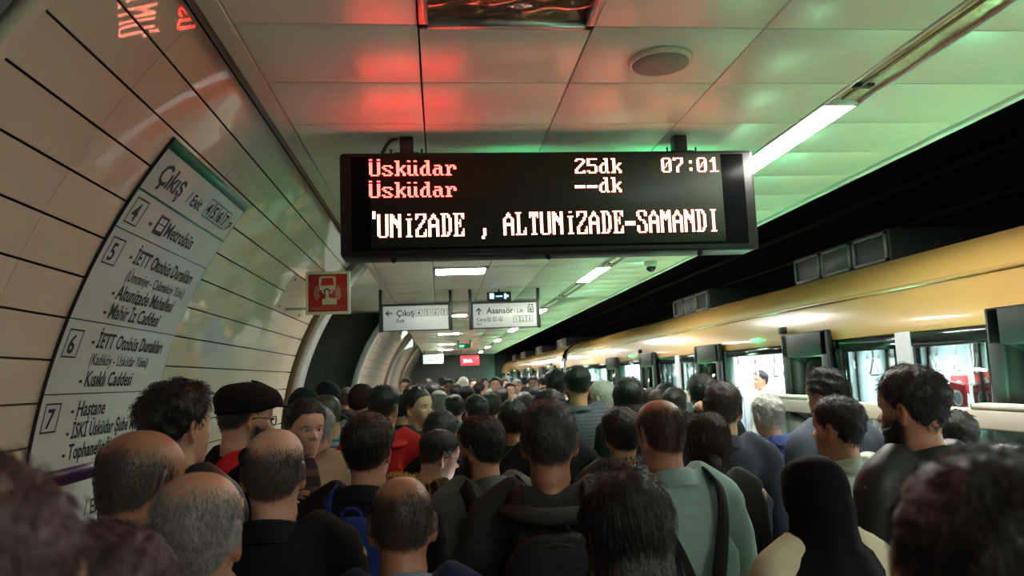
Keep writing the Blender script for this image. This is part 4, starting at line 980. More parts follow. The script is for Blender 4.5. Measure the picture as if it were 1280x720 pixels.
def head_shell(parent, name, m, head, low, th, seed, hi=1, amp=.002, extra=None):
    """a cloth shell on the head: low(adeg) = lower limit, th(adeg, t) = thickness"""
    nu, nv = 64, 44; a = np.linspace(0, 2*PI, nu, endpoint=False); v = np.linspace(0, 1, nv); t = 1-(1-v)**1.7; t[-1] = .9995
    P = head_pt(a[None, :], t[:, None], False); N = grid_normals(P); A, T_ = np.broadcast_arrays(a[None, :], t[:, None]); ad = np.degrees(np.abs((A+PI) % (2*PI)-PI))
    M = sm(low(ad)-.025, low(ad)+.01, T_); nz = noise3(P.reshape(-1, 3), 55, seed).reshape(M.shape)
    S2 = P+N*((th(ad, T_)+amp*nz)*M-.006*(1-M))[..., None]; mb = MB(); mb.loft([S2[i] for i in range(nv)])
    if extra: extra(mb)
    mb.V = [pose_head(x+HC, head, True) for x in mb.V]; return mb.obj(name, m, parent, True)

# ------------------------------------------------------------------ figure assembly
SKIN = {'light': srgb(206, 160, 134), 'mid': srgb(188, 138, 110), 'tan': srgb(166, 116, 88), 'dark': srgb(120, 80, 60)}
M_skin = mat('skin', (1, 1, 1), .42, var=.10, nscale=24, attr='tint', bump=.12, bscale=260, spec=.45)
def skin_tint(V, base, beard=0, scalp=None, style=None):
    c = np.tile(np.array(base), (len(V), 1)); P = V-HC; t = P[:, 2]/HH; x = np.abs(P[:, 0]); y = P[:, 1]
    face = (t > -.02) & (y > .03)
    g = lambda v, s0: np.exp(-(v/s0)**2)
    lips = face*g(P[:, 0], .024)*g(t-.233, .045)*(y > .075); c = c*(1-.55*lips[:, None])+.55*lips[:, None]*np.array(base)*np.array([.85, .5, .5])
    if beard:
        b = face*sm(.36, .28, t)*sm(.0, .05, y)*beard+(x > .05)*sm(.5, .3, t)*sm(-.02, .01, y)*(t > .0)*beard; b = np.clip(b, 0, 1)*(1-.7*lips); c = c*(1-b[:, None])+b[:, None]*np.array([.02, .016, .014])
    brow = face*g(x-.031, .017)*g(t-.585-.15*(.031-x), .018)*(y > .06); c = c*(1-.85*brow[:, None])+.85*brow[:, None]*np.array([.015, .012, .010])
    red = face*(g(x-.045, .02)*g(t-.38, .07)*.25+g(P[:, 0], .014)*g(t-.38, .05)*.3); c = c*(1-red[:, None]*np.array([.05, .35, .35]))
    ears = (x > .072) & (t > .3) & (t < .62); c[ears] *= np.array([1.0, .82, .78])
    if scalp is not None:
        a = np.arctan2(P[:, 0], y); m = hair_mask(a, np.clip(t, 0, 1), style)*(t > .05); m = np.clip(m, 0, 1)*.9; c = c*(1-m[:, None])+m[:, None]*np.array(scalp)
    return c
def mesh_attr(me, col):
    at = me.attributes.new('tint', 'FLOAT_COLOR', 'POINT'); at.data.foreach_set('color', np.concatenate([col, np.ones((len(col), 1))], 1).astype(np.float32).ravel())
CLOTH = {}
def cloth(nm, col, rough=.85, bump=.2, bscale=240, sheen=.0, **k): return mat('cloth_'+nm, col, rough, var=.2, nscale=14, bump=bump, bscale=bscale, sheen=sheen, spec=k.pop('spec', .18 if rough > .5 else .5), **k)
def wrinkle(V, seed, amp=.004):
    c = V*np.array([1.0, 1.0, .55]); d = noise3(c, 26, seed)*amp+noise3(V*np.array([.6, .6, 1.5]), 55, seed+5)*amp*.5
    r = V.copy(); r[:, 2] = 0; n = V-np.array([0, -.01, 0])*1; n[:, 2] *= .0; n /= np.linalg.norm(n, axis=1)[:, None]+1e-6; return V+n*(d*sm(1.49, 1.42, V[:, 2]))[:, None]
def collar(parent, nm, m, z0, z1, r, th, front=1.0, back=1.0, flare=.0, smooth=True, open_=0):
    n = 40; a = np.linspace(0, 2*PI, n, endpoint=False); c, s_ = np.cos(a), np.sin(a); rows = []
    for z, rr in ((z0, r+flare+.01), (z1-.004, r), (z1, r-th*.5), (z1-.004, r-th), (z0, r-th+flare*.6)):
        lift = .022*(1-c)*.5-.030*(1+c)*.5*front; y = -.040+.012*(z-1.42)/.08+rr*1.02*c; x = rr*s_; rows.append(np.stack([x, y, z+lift+0*a], 1))
    return MB().loft(rows+[rows[0]], False).obj(nm, m, parent, smooth)
POOL = {}
def make_person(px, top, d, label, yaw=0, hair='short', hc='black', skin='mid', coat=None, coatkind=0, res='hi', hres=None, head=(0, 0, 0), arms=('down', 'down'), girth=1.0, shw=1.0, beard=0, neck='crew', inner=None, trousers=None, hw=1.0, group=None, eyes=False, extra=None, dx=0, dz=0, hscale=1.0, wr=.006, height=None, X=None, z0=0.0, pool=False):
    seed = int(abs(px)*7+abs(top)*13+d*31); p = at_y(px, top, d); Hh = (p[2]-z0 if height is None else height)-({'curly': .026, 'quiff': .018, 'short': .014, 'wavy': .018, 'long': .016, 'bun': .014, 'fade': .013}.get(hair, .003)*(hscale if hair in HAIRT else 1) if extra is None or hair not in ('none',) else .024); x0 = p[0]+dx if X is None else X
    k = Hh/1.75; me = None
    V, Q, T = BODY[res]; st = hair if hair in HAIRT else 'short'; key = (res, skin, st, hc, beard, hair in HAIRT) if pool else None
    if pool and key in POOL: me = POOL[key]
    else:
        Vp = pose(V, arms, head, girth, shw); me = np_mesh('person', Vp, Q, T, True); me.materials.append(M_skin); POOL[key] = me
        mesh_attr(me, skin_tint(V, SKIN[skin], beard, HCOL[hc] if hair in ('bald', 'balding', 'shaved', 'short', 'fade', 'receding') else None, st))
    o = obj('person', me); o.location = (x0, d+.0, z0); o.rotation_euler = (0, 0, math.radians(yaw)); o.scale = (k*hw, k*hw, k)
    tag(o, label, 'person', group)
    cv = COAT[(res, coatkind)]; ck_ = ('coat', coatkind, coat.name if coat else '') if pool else None
    if ck_ not in POOL or not pool: POOL[ck_] = np_mesh('jacket', wrinkle(pose(cv[0], arms, (0, 0, 0), girth, shw), seed, wr), cv[1], cv[2], True)
    obj('jacket' if neck not in ('crew',) else 'top', POOL[ck_], coat or cloth('black', (.010, .010, .011)), o)
    tv = TROU; tm_ = POOL['trousers'] if pool and 'trousers' in POOL else np_mesh('trousers', pose(tv[0], ('down', 'down'), (0, 0, 0), girth, 1), tv[1], tv[2], True); POOL['trousers'] = tm_ if pool else POOL.get('trousers', tm_); obj('trousers', tm_, trousers or cloth('trousers', (.015, .016, .02)), o)
    for s in (-1, 1): MB().loft(foot_rings(s, .006)).obj('shoe', mat('shoe_black', (.012, .012, .012), .4), o, True)
    hv = hres if hres is not None else (2 if res == 'hi' else 0)
    if hair in HAIRT:
        hk = ('hair', hair, hc)
        if pool and hk in POOL: obj('hair', POOL[hk], None, o)
        else: POOL[hk] = make_hair(o, hair, hc, head, hv, seed, hscale).data
    cm = coat or MATS['cloth_black']
    if neck == 'shirt':
        collar(o, 'shirt_collar', inner or cloth('whiteshirt', srgb(205, 205, 200), .7), 1.435, 1.512, .070, .006); collar(o, 'jacket_collar', cm, 1.450, 1.488, .080, .01, 1.3, flare=.002)
    elif neck == 'stand': collar(o, 'jacket_collar', cm, 1.452, 1.506, .079, .012, 1.1, flare=.002)
    elif neck == 'crew': collar(o, 'neckband', cm, 1.455, 1.483, .074, .008, 1.0, flare=.002)
    elif neck in ('hood', 'fur'):
        n = 36; a = np.linspace(0, 2*PI, n, endpoint=False); pts = np.stack([.092*np.sin(a)*1.12, -.055+.092*np.cos(a)*(1.0)-.02*(np.cos(a) < 0), 1.468+.012*(-np.cos(a))], 1)
        mb = MB(); rr = []; 
        for i in range(n):
            bk = .5-.5*math.cos(a[i]); r = .022+.016*bk; u = np.array([math.sin(a[i]), math.cos(a[i]), 0]); q = np.linspace(0, 2*PI, 12, endpoint=False)
            rr.append(pts[i]+np.outer(np.cos(q)*r*(1+.4*bk), u)+np.outer(np.sin(q)*r*.62, [0, 0, 1])+u*.024*bk-np.array([0, 0, .034*bk]))
        mb.loft(rr+[rr[0]], False); mb.V = [v+(noise3(v, 45, seed)*.004)[:, None] for v in mb.V]; hd = mb.obj('hood', cm if inner is None or neck == 'fur' else inner, o, True)
        if neck == 'fur':
            rng = np.random.default_rng(seed); m_ = 3000; i = rng.integers(0, n, m_); q = rng.uniform(0, 6.28, m_); bk = .5-.5*np.cos(a[i]); u = np.stack([np.sin(a[i]), np.cos(a[i]), 0*a[i]], 1)
            nn = u*np.cos(q)[:, None]+np.array([0, 0, 1])*np.sin(q)[:, None]; r = .024+.020*bk; pp_ = pts[i]+nn*r[:, None]+u*(.03*bk)[:, None]+np.array([0, 0, .022]); V_, Q_, T_ = strands(pp_, nn, nn+rng.normal(size=nn.shape)*.5, .026, .0013, rng, 0)
            obj('fur_trim', np_mesh('fur_trim', V_, Q_, T_, True), inner or mat('fur_tan', srgb(196, 156, 88), .7, island=.4), o)
    if beard > .6:
        nu, nv = 48, 30; a = np.linspace(0, 2*PI, nu, endpoint=False); t = np.linspace(.0, .55, nv); Pb = head_pt(a[None, :], t[:, None], True); Nb = grid_normals(Pb); A, T_ = np.broadcast_arrays(a[None, :], t[:, None]); ad = np.degrees(np.abs((A+PI) % (2*PI)-PI))
        M = sm(92, 74, ad)*sm(np.interp(ad, [0, 20, 35, 60, 90], [.34, .34, .28, .3, .5]), np.interp(ad, [0, 20, 35, 60, 90], [.30, .30, .24, .26, .45]), T_)*(1-np.exp(-((Pb[..., 0])/.02)**2)*np.exp(-((T_-.233)/.035)**2))
        S2 = Pb+Nb*(.0055*M-.004*(1-M))[..., None]; mb = MB(); mb.loft([S2[i] for i in range(nv)]); mb.V = [pose_head(v+HC, head, True) for v in mb.V]; mb.obj('beard', hair_mat(hc, HCOL[hc]), o, True)
    if eyes:
        for s in (-1, 1):
            mb = MB(); c0 = np.array([s*.031, .0655, HH*.505]); mb.ellipsoid(c0, (.0118,)*3, 18, 14); mb.V = [pose_head(v+HC, head, True) for v in mb.V]; eb = mb.obj('eye', mat('eye_white', srgb(214, 206, 200), .25), o, True)
            mb = MB(); mb.ellipsoid(c0+np.array([0, .0085, 0]), (.0054, .0042, .0054), 14, 10); mb.V = [pose_head(v+HC, head, True) for v in mb.V]; mb.obj('iris', mat('eye_iris', (.02, .012, .008), .15), eb, True)
            mb = MB(); q = np.linspace(0, PI, 9); mb.tube(np.array([(s*.031+.0145*math.cos(v), .0715+.0045*math.sin(v), HH*.505+.0062*math.sin(v)+.0008) for v in q]), .0026, 6); mb.V = [pose_head(v+HC, head, True) for v in mb.V]; mb.obj('eyelid', mat('eyelid_'+skin, [c*.75 for c in SKIN[skin]], .5), o, True)
    if extra: extra(o, head, seed)
    return o
# ------------------------------------------------------------------ accessories
def glasses(o, head, seed):
    mb = MB()
    for s in (-1, 1):
        q = np.linspace(0, 2*PI, 17); mb.tube(np.array([(s*.033+.023*math.cos(v), .094-.004*abs(math.cos(v)), HH*.50+.017*math.sin(v)) for v in q]), .0022, 6)
        mb.tube(np.array([(s*.056, .090, HH*.52), (s*.070, .07, HH*.525), (s*.079, .01, HH*.525), (s*.080, -.012, HH*.49)]), .0022, 6)
    mb.tube(np.array([(-.010, .095, HH*.51), (0, .098, HH*.52), (.010, .095, HH*.51)]), .0022, 6)
    mb.V = [pose_head(v+HC, head, True) for v in mb.V]; mb.obj('glasses', M_black, o, True)
def flat_cap(o, head, seed):
    low = lambda ad: np.interp(ad, [0, 60, 100, 180], [.74, .68, .58, .52]); th = lambda ad, t: .014+.016*sm(.6, .75, t)*sm(1.02, .85, t)+.01*sm(60, 0, ad)
    def ex(mb):
        a = np.linspace(-.95, .95, 15); rr = []
        for (k, z) in ((.085, .79), (.125, .755), (.145, .735), (.143, .728), (.12, .745), (.085, .775)): rr.append(np.array([(k*math.sin(v)*.78, k*math.cos(v)*(1 if abs(v) < 2 else 1)+.012, z*HH) for v in a]))
        mb.loft(rr+[rr[0]], False, False)
    head_shell(o, 'cap', cloth('cap_black', (.012, .010, .011), .9), head, low, th, seed, extra=ex)
def beanie(col, nm):
    def f(o, head, seed):
        head_shell(o, 'beanie', cloth('beanie_'+nm, col, .95, .6, 90), head, lambda ad: np.interp(ad, [0, 60, 100, 180], [.70, .62, .46, .34]), lambda ad, t: .013+.004*sm(.5, .62, t)+.008*sm(.9, 1, t), seed)
    return f
def hijab(m):
    def f(o, head, seed):
        head_shell(o, 'headscarf', m, head, lambda ad: np.interp(ad, [0, 25, 42, 58, 70, 180], [.84, .80, .60, .30, .10, .12]), lambda ad, t: .016+.014*np.exp(-((ad-88)/26)**2)*np.exp(-((t-.45)/.2)**2)+.004*sm(.35, .0, t)+.010*sm(110, 180, ad)*np.exp(-((t-.45)/.25)**2), seed, amp=.002)
        rows = [(1.665, .060, .05, .07), (1.655, .084, .06, .112), (1.60, .095, .075, .126), (1.545, .094, .080, .122), (1.50, .106, .090, .125), (1.475, .140, .105, .138), (1.44, .185, .120, .148), (1.37, .212, .130, .158), (1.30, .224, .137, .163), (1.22, .222, .138, .160), (1.17, .215, .13, .152)]
        rg = rings_zy(rows, 48, 2.1); a = np.linspace(0, 2*PI, 48, endpoint=False)
        for i, r in enumerate(rg):
            kk = (i/len(rg))*.010; rad = r*np.array([1, 1, 0]); rad /= np.linalg.norm(rad, axis=1)[:, None]+1e-6; r += rad*(np.sin(a*9+i*.35)*kk)[:, None]
            r[:, 2] += .03*np.cos(a)*(i > 5)
        MB().loft(rg, True).obj('scarf_drape', m, o, True)
    return f
def long_hair_tie(o, head, seed):
    a = np.linspace(0, 2*PI, 25); mb = MB(); mb.tube(np.stack([.042*np.cos(a), -.075+.03*np.sin(a), -.04+.012*np.sin(a)], 1), .016, 8); mb.V = [pose_head(v+noise3(v, 160, 2)[:, None]*.004+HC, head, True) for v in mb.V]; mb.obj('scrunchie', cloth('scrunchie', srgb(90, 20, 24)), o, True)
def rib(parent, name, pts, wd, th, m):
    pts = np.array(pts, float); n = 40; t = np.linspace(0, 1, len(pts)); tt = np.linspace(0, 1, n); P = np.stack([np.interp(tt, t, pts[:, i]) for i in range(3)], 1)
    for _ in range(6): P[1:-1] = .5*P[1:-1]+.25*(P[:-2]+P[2:])
    tg = np.gradient(P, axis=0); tg /= np.linalg.norm(tg, axis=1)[:, None]; rad = P-np.array([0, 0, 1.2]); rad[:, 2] *= .35; rad -= (rad*tg).sum(1)[:, None]*tg; rad /= np.linalg.norm(rad, axis=1)[:, None]; sd = np.cross(tg, rad)
    rings = [[p+sd_*wd/2+r*th/2, p+sd_*wd/2-r*th/2, p-sd_*wd/2-r*th/2, p-sd_*wd/2+r*th/2] for p, sd_, r in zip(P, sd, rad)]
    return MB().loft(rings).obj(name, m, parent)
def strap_paths(s, g=1.0, low=1.30):
    return [(s*.085, -.150*g, low), (s*.100, -.150*g, 1.38), (s*.108, -.132, 1.455), (s*.110, -.085, 1.502), (s*.112, -.015, 1.506), (s*.115, .055, 1.455), (s*.12, .115*g, 1.36), (s*.14, .142*g, 1.2), (s*.185, .07*g, 1.06), (s*.17, -.12*g, 1.02)]
def backpack(person, m, label, zt=1.38, zb=.96, wd=.30, dp=.15, strapm=None, girth=1.0, straps='normal', off=0.0):
    e = empty('backpack', person.location); e.rotation_euler = person.rotation_euler; e.scale = person.scale
    y0 = -.158*girth-off; mb = MB(); rows = []
    n = 28; a = np.linspace(0, 2*PI, n, endpoint=False)
    for f, kw, kd in ((0, .86, .72), (.03, .97, .95), (.25, 1, 1), (.6, .98, .95), (.82, .88, .82), (.94, .66, .6), (1, .3, .3)):
        z = zb+(zt-zb)*f; ex = 2/3.6; x = wd/2*kw*np.sign(np.sin(a))*np.abs(np.sin(a))**ex; y = y0-dp/2+dp/2*kd*np.sign(np.cos(a))*np.abs(np.cos(a))**ex; rows.append(np.stack([x, y, z+0*a], 1))
    mb.loft(rows); mb.V = [v+(noise3(v, 30, 4)*.004)[:, None] for v in mb.V]; body = mb.obj('bag_body', m, e, True)
    mb = MB(); rows = []
    for f, kw, kd in ((0, .8, .5), (.05, .95, 1), (.7, .95, 1), (.95, .8, .6), (1, .5, .2)):
        z = zb+.03+(zt-zb)*.5*f; x = wd*.42*kw*np.sign(np.sin(a))*np.abs(np.sin(a))**.55; y = y0-dp-.012+.03*kd*np.sign(np.cos(a))*np.abs(np.cos(a))**.55; rows.append(np.stack([x, y, z+0*a], 1))
    mb.loft(rows).obj('front_pocket', m, e, True)
    q = np.linspace(0, PI, 24); MB().tube(np.stack([wd*.44*np.cos(q), y0-dp*.78+0*q, zb+(zt-zb)*(.55+.40*np.sin(q))], 1), .005, 6).obj('zip', M_black, e, True)
    bx((wd*.40-.006, y0-dp*.80-.012, zb+(zt-zb)*.46), (wd*.40+.006, y0-dp*.80+.002, zb+(zt-zb)*.54), .002).obj('zip_pull', M_alu, body)
    MB().tube(np.stack([.035*np.cos(q), y0-.03+0*q, zt-.012+.03*np.sin(q)], 1), .007, 6).obj('carry_handle', strapm or m, e, True)
    for s in (-1, 1):
        pts = strap_paths(s, girth, min(1.34, zt-.04)) if straps == 'normal' else [(s*.03, -.175*girth-off, zt-.03), (s*.075, -.17*girth, zt+.12), (s*.12, -.158, 1.38), (s*.13, -.13, 1.465), (s*.125, -.07, 1.502), (s*.122, .0, 1.496), (s*.12, .06, 1.44), (s*.13, .13*girth, 1.3), (s*.18, .05, 1.1)]
        rib(e, 'shoulder_strap', pts, .052, .010, strapm or m)
    tag(e, label, 'backpack'); return e
# ================================================================== CROWD
c_black = cloth('black', (.010, .010, .011)); c_suit = cloth('suit', (.012, .012, .015), .8, .15); c_navy = cloth('navy', srgb(26, 32, 58)); c_grey = cloth('greysweat', srgb(96, 100, 92), .95, .6, 110); c_red = cloth('red', srgb(196, 40, 38)); c_char = cloth('charcoal', srgb(44, 44, 44))
c_green = cloth('greenshirt', srgb(132, 158, 150), .75); c_beige = cloth('beige', srgb(150, 126, 100)); c_blue = cloth('bluejacket', srgb(52, 66, 120), .7); c_slate = cloth('slate', srgb(50, 54, 64), .75); c_leather = cloth('leather', (.012, .012, .012), .5, .2, 40, 0); c_cream = cloth('cream', srgb(196, 186, 158)); c_denim = cloth('denim', srgb(84, 92, 104)); c_white = cloth('white', srgb(205, 208, 200)); c_olive = cloth('olive', srgb(42, 46, 38)); c_dgreen = cloth('dgreen', srgb(20, 84, 64)); c_lgrey = cloth('lightgrey', srgb(140, 144, 146)); c_puffer = cloth('puffer', (.012, .012, .015), .45, .5, 22, 0)
c_scarf = cloth('scarf_black', (.004, .004, .005), .8, .1, 60, spec=.1); c_knit = pattern('knit_stripes', [srgb(74, 78, 90), srgb(52, 54, 62)], 'stripes', 42); c_check = pattern('check_shirt', [srgb(190, 204, 190), srgb(236, 240, 232), srgb(120, 140, 128)], 'checks', 11); c_bstripe = pattern('blue_stripes', [srgb(150, 170, 190), srgb(50, 70, 110)], 'stripes', 30)
c_bstripe2 = pattern('brown_stripes', [srgb(26, 22, 22), srgb(96, 66, 52)], 'stripes', 14)
mp = make_person
# --- out-of-focus heads close by
mp(1268, 556, .54, 'blurred dark-haired person close up beside the woman in black headscarf', yaw=12, hair='short', hc='dark', coat=c_black, coatkind=1, neck='stand', head=(8, 4, 0), res='lo', hres=2)
mp(-112, 560, .50, 'blurred person close up by the directory sign, dark reddish hair', yaw=-25, hair='short', hc='auburn', coat=c_black, coatkind=1, neck='stand', head=(0, 6, 0), res='lo', hres=2)
mp(110, 650, .92, 'blurred short person with brown hair behind the grey balding man', yaw=-20, hair='short', hc='auburn', coat=c_char, neck='crew', head=(-10, 8, 0), res='lo', hres=2)
# --- near row
mp(246, 586, 1.36, 'grey-haired balding man in dark suit with white shirt collar and bare crown', yaw=-4, hair='balding', hc='grey', skin='mid', coat=c_suit, neck='shirt', girth=1.1, head=(0, 4, 0))
mp(166, 533, 1.70, 'bald-crowned man in black suit beside the directory sign', yaw=-14, hair='bald', hc='darkgrey', skin='tan', coat=c_suit, neck='shirt', girth=1.08, head=(-14, 8, 0))
mp(344, 534, 2.0, 'thin-crowned dark-haired man in broad black overcoat', yaw=-4, hair='bald', hc='darkgrey', skin='light', coat=c_black, coatkind=1, neck='stand', girth=1.06, shw=.95)
mp(502, 591, 1.72, 'short man with cropped balding head and navy jacket', yaw=4, hair='bald', hc='dark', skin='tan', coat=c_navy, coatkind=1, neck='shirt', inner=cloth('greyshirt', srgb(110, 120, 140)), head=(0, 12, 0))
mp(783, 583, 1.42, 'dark-haired woman with hair drawn low behind the man with black backpack', yaw=0, hair='long', hc='dark', skin='light', coat=c_black, neck='crew', shw=.92, head=(0, 10, 0))
pb1 = mp(684, 498, 2.16, 'stocky short-haired man in charcoal hoodie wearing a black backpack', yaw=-6, hair='short', hc='darkgrey', skin='tan', coat=c_char, coatkind=1, neck='hood', girth=1.1, hscale=.5, head=(0, 2, 0))
pb2 = mp(826, 497, 2.42, 'balding man in pale green shirt with dark bag straps', yaw=10, hair='balding', hc='brown', skin='tan', coat=c_green, coatkind=1, neck='stand', girth=1.12, shw=1.05, head=(4, 6, 0))
mp(222, 473, 2.36, 'curly black-haired man in black jacket by the vaulted wall', yaw=-28, hair='curly', hc='black', skin='light', coat=c_leather, coatkind=1, neck='crew', head=(-6, 2, 0))
pcap = mp(302, 477, 2.9, 'man in black cap and glasses with a red bag strap', yaw=-48, hair='fade', hc='dark', skin='light', coat=c_black, neck='crew', beard=.8, head=(-8, 8, 0), extra=lambda o, h, s: (flat_cap(o, h, s), glasses(o, h, s)))
pface = mp(377, 497, 3.35, 'man facing the crowd in open beige jacket over dark striped shirt', yaw=196, hair='short', hc='black', skin='light', coat=c_beige, coatkind=1, neck='stand', eyes=True, beard=.18, head=(18, 6, 0), arms=('down', 'chest'))
pblue = mp(459, 515, 2.56, 'dark-haired man carrying a blue backpack in dark jacket', yaw=-12, hair='short', hc='black', skin='mid', coat=c_black, coatkind=1, neck='stand', head=(-8, 2, 0))
pphone = mp(540, 533, 3.28, 'man with glasses looking down at a glowing phone', yaw=-62, hair='fade', hc='black', skin='light', coat=c_olive, coatkind=1, neck='fur', eyes=True, head=(-6, 16, 0), arms=('phone', 'phone'), extra=glasses)
pg = mp(604, 517, 2.84, 'bearded man in grey fleece with black straps', yaw=22, hair='short', hc='black', skin='mid', coat=c_grey, coatkind=1, neck='stand', beard=.9, head=(22, 4, 0))
mp(1017, 562, 1.98, 'woman in black headscarf draped over a cream coat', yaw=6, hair='none', hc='black', skin='light', coat=c_cream, coatkind=1, neck='none', head=(0, 6, 0), extra=hijab(c_scarf), shw=.98, res='lo', hres=2)
mp(1046, 493, 2.74, 'dark-haired man in green and white checked shirt', yaw=10, hair='quiff', hc='dark', skin='mid', coat=c_check, neck='stand', beard=.3, head=(22, 2, 0))
mp(1138, 455, 2.2, 'tall bearded man with thick dark hair in black leather jacket', yaw=14, hair='quiff', hc='black', skin='mid', coat=c_leather, coatkind=1, neck='stand', beard=.95, head=(16, 4, 0), hscale=1.1)
mp(1034, 459, 3.42, 'curly-haired man in grey denim jacket near the platform gate', yaw=8, hair='curly', hc='black', skin='mid', coat=c_denim, coatkind=1, neck='stand', head=(18, 4, 0), hscale=.7, res='lo', hres=2)
mp(960, 492, 3.9, 'white-haired older man in blue jacket walking to the open door', yaw=-4, hair='short', hc='white', skin='light', coat=c_blue, coatkind=1, neck='stand', head=(18, 2, 0), hscale=.7)
mp(899, 477, 3.3, 'brown-haired man in slate suit jacket facing the open train door', yaw=-12, hair='short', hc='brown', skin='light', coat=c_slate, coatkind=1, neck='stand', head=(-14, 2, 0))
mp(881, 515, 2.85, 'brown-haired woman with dark red scrunchie behind the green shirt man', yaw=-8, hair='bun', hc='brown', skin='light', coat=c_char, neck='crew', shw=.9, extra=long_hair_tie, res='hi', hres=2)
mp(775, 508, 3.2, 'dark-haired person in black puffer jacket with fur-trimmed hood', yaw=4, hair='short', hc='black', coat=c_puffer, coatkind=1, neck='fur', inner=mat('fur_grey', srgb(90, 88, 84), .7, island=.6), hscale=1.2, res='lo', hres=2)
mp(684, 486, 3.62, 'dark-haired person hidden behind the man in charcoal hoodie', hair='short', hc='dark', coat=c_black, neck='crew', hscale=1.5, res='lo', hres=1)
mp(879, 499, 4.2, 'bald-topped man behind the woman with red scrunchie', yaw=-10, hair='balding', hc='brown', skin='mid', coat=c_char, neck='stand', res='lo', hres=1, dx=.0)
mp(886, 466, 4.62, 'dark wavy-haired man beyond the slate suit man', yaw=-10, hair='wavy', hc='dark', coat=c_black, neck='stand', res='lo', hres=1, dx=-.05)
# --- middle distance
phood = mp(478, 481, 4.15, 'man in bright red hoodie', yaw=-10, hair='fade', hc='black', skin='mid', coat=c_red, coatkind=1, neck='hood', head=(-12, 0, 0), hres=1, res='lo')
mp(452, 479, 5.2, 'person in maroon knit beanie and grey hoodie', yaw=-10, hair='none', hc='auburn', coat=c_lgrey, neck='hood', res='lo', extra=beanie(srgb(54, 30, 28), 'maroon'))
mp(523, 484, 4.75, 'man in dark olive jacket turning to look at the train', yaw=-118, hair='short', hc='black', skin='light', coat=c_olive, neck='stand', eyes=True, beard=.2, head=(-10, 0, 0), hres=1)
mp(413, 491, 4.5, 'bald bearded man in blue striped shirt', yaw=160, hair='shaved', hc='dark', skin='mid', coat=c_bstripe, neck='crew', beard=.7, eyes=True, head=(-40, 10, 0), hres=1)
mp(409, 476, 5.62, 'person in black beanie behind the striped shirt man', yaw=-20, hair='none', coat=c_black, neck='stand', res='lo', extra=beanie((.012, .012, .014), 'black'))
mp(381, 484, 4.9, 'person in charcoal beanie by the bronze arch', yaw=-30, hair='none', coat=c_black, neck='stand', res='lo', extra=beanie(srgb(30, 30, 34), 'charcoal'))
mp(398, 508, 3.85, 'grey-haired person in pale grey jacket behind the man facing the crowd', yaw=-20, hair='short', hc='grey', coat=c_lgrey, neck='stand', res='lo', hres=1)
ptall = mp(721, 457, 5.0, 'tall man in grey knitted sweater', yaw=4, hair='fade', hc='black', skin='mid', coat=c_knit, neck='crew', beard=.8, head=(8, 0, 0), hres=1, res='lo')
mp(694, 461, 6.1, 'dark-haired man standing behind the tall sweater man', hair='short', hc='black', coat=c_black, neck='stand', res='lo', hres=1)
mp(751, 475, 5.45, 'white-haired person with pale scarf', yaw=40, hair='short', hc='white', skin='light', coat=c_lgrey, neck='stand', res='lo', hres=1)
mp(784, 471, 4.5, 'black-haired woman with long loose hair', yaw=0, hair='long', hc='black', coat=c_black, neck='crew', hres=1, shw=.9, res='lo')
mp(552, 513, 3.72, 'dark-haired person bent low behind the phone user', yaw=-30, hair='short', hc='black', coat=c_black, neck='stand', res='lo', hres=1)
mp(594, 493, 5.3, 'dark-haired person with pale face edge beyond the fleece man', yaw=30, hair='short', hc='black', skin='light', coat=c_black, neck='stand', res='lo', hres=1)
mp(640, 499, 4.15, 'dark-haired person in black between fleece man and hoodie man', yaw=0, hair='short', hc='dark', coat=c_black, neck='crew', res='lo', hres=1)
mp(842, 484, 5.0, 'dark-haired person near the train behind the green shirt man', yaw=-20, hair='short', hc='black', coat=c_dgreen, neck='stand', res='lo', hres=1)
mp(822, 486, 5.7, 'person with reddish hair beside the platform gate', yaw=-20, hair='short', hc='auburn', coat=c_black, neck='stand', res='lo', hres=1)
mp(1190, 512, 3.1, 'dark-haired man standing beyond the tall bearded man', yaw=10, hair='short', hc='black', coat=c_black, neck='stand', res='lo', hres=1)
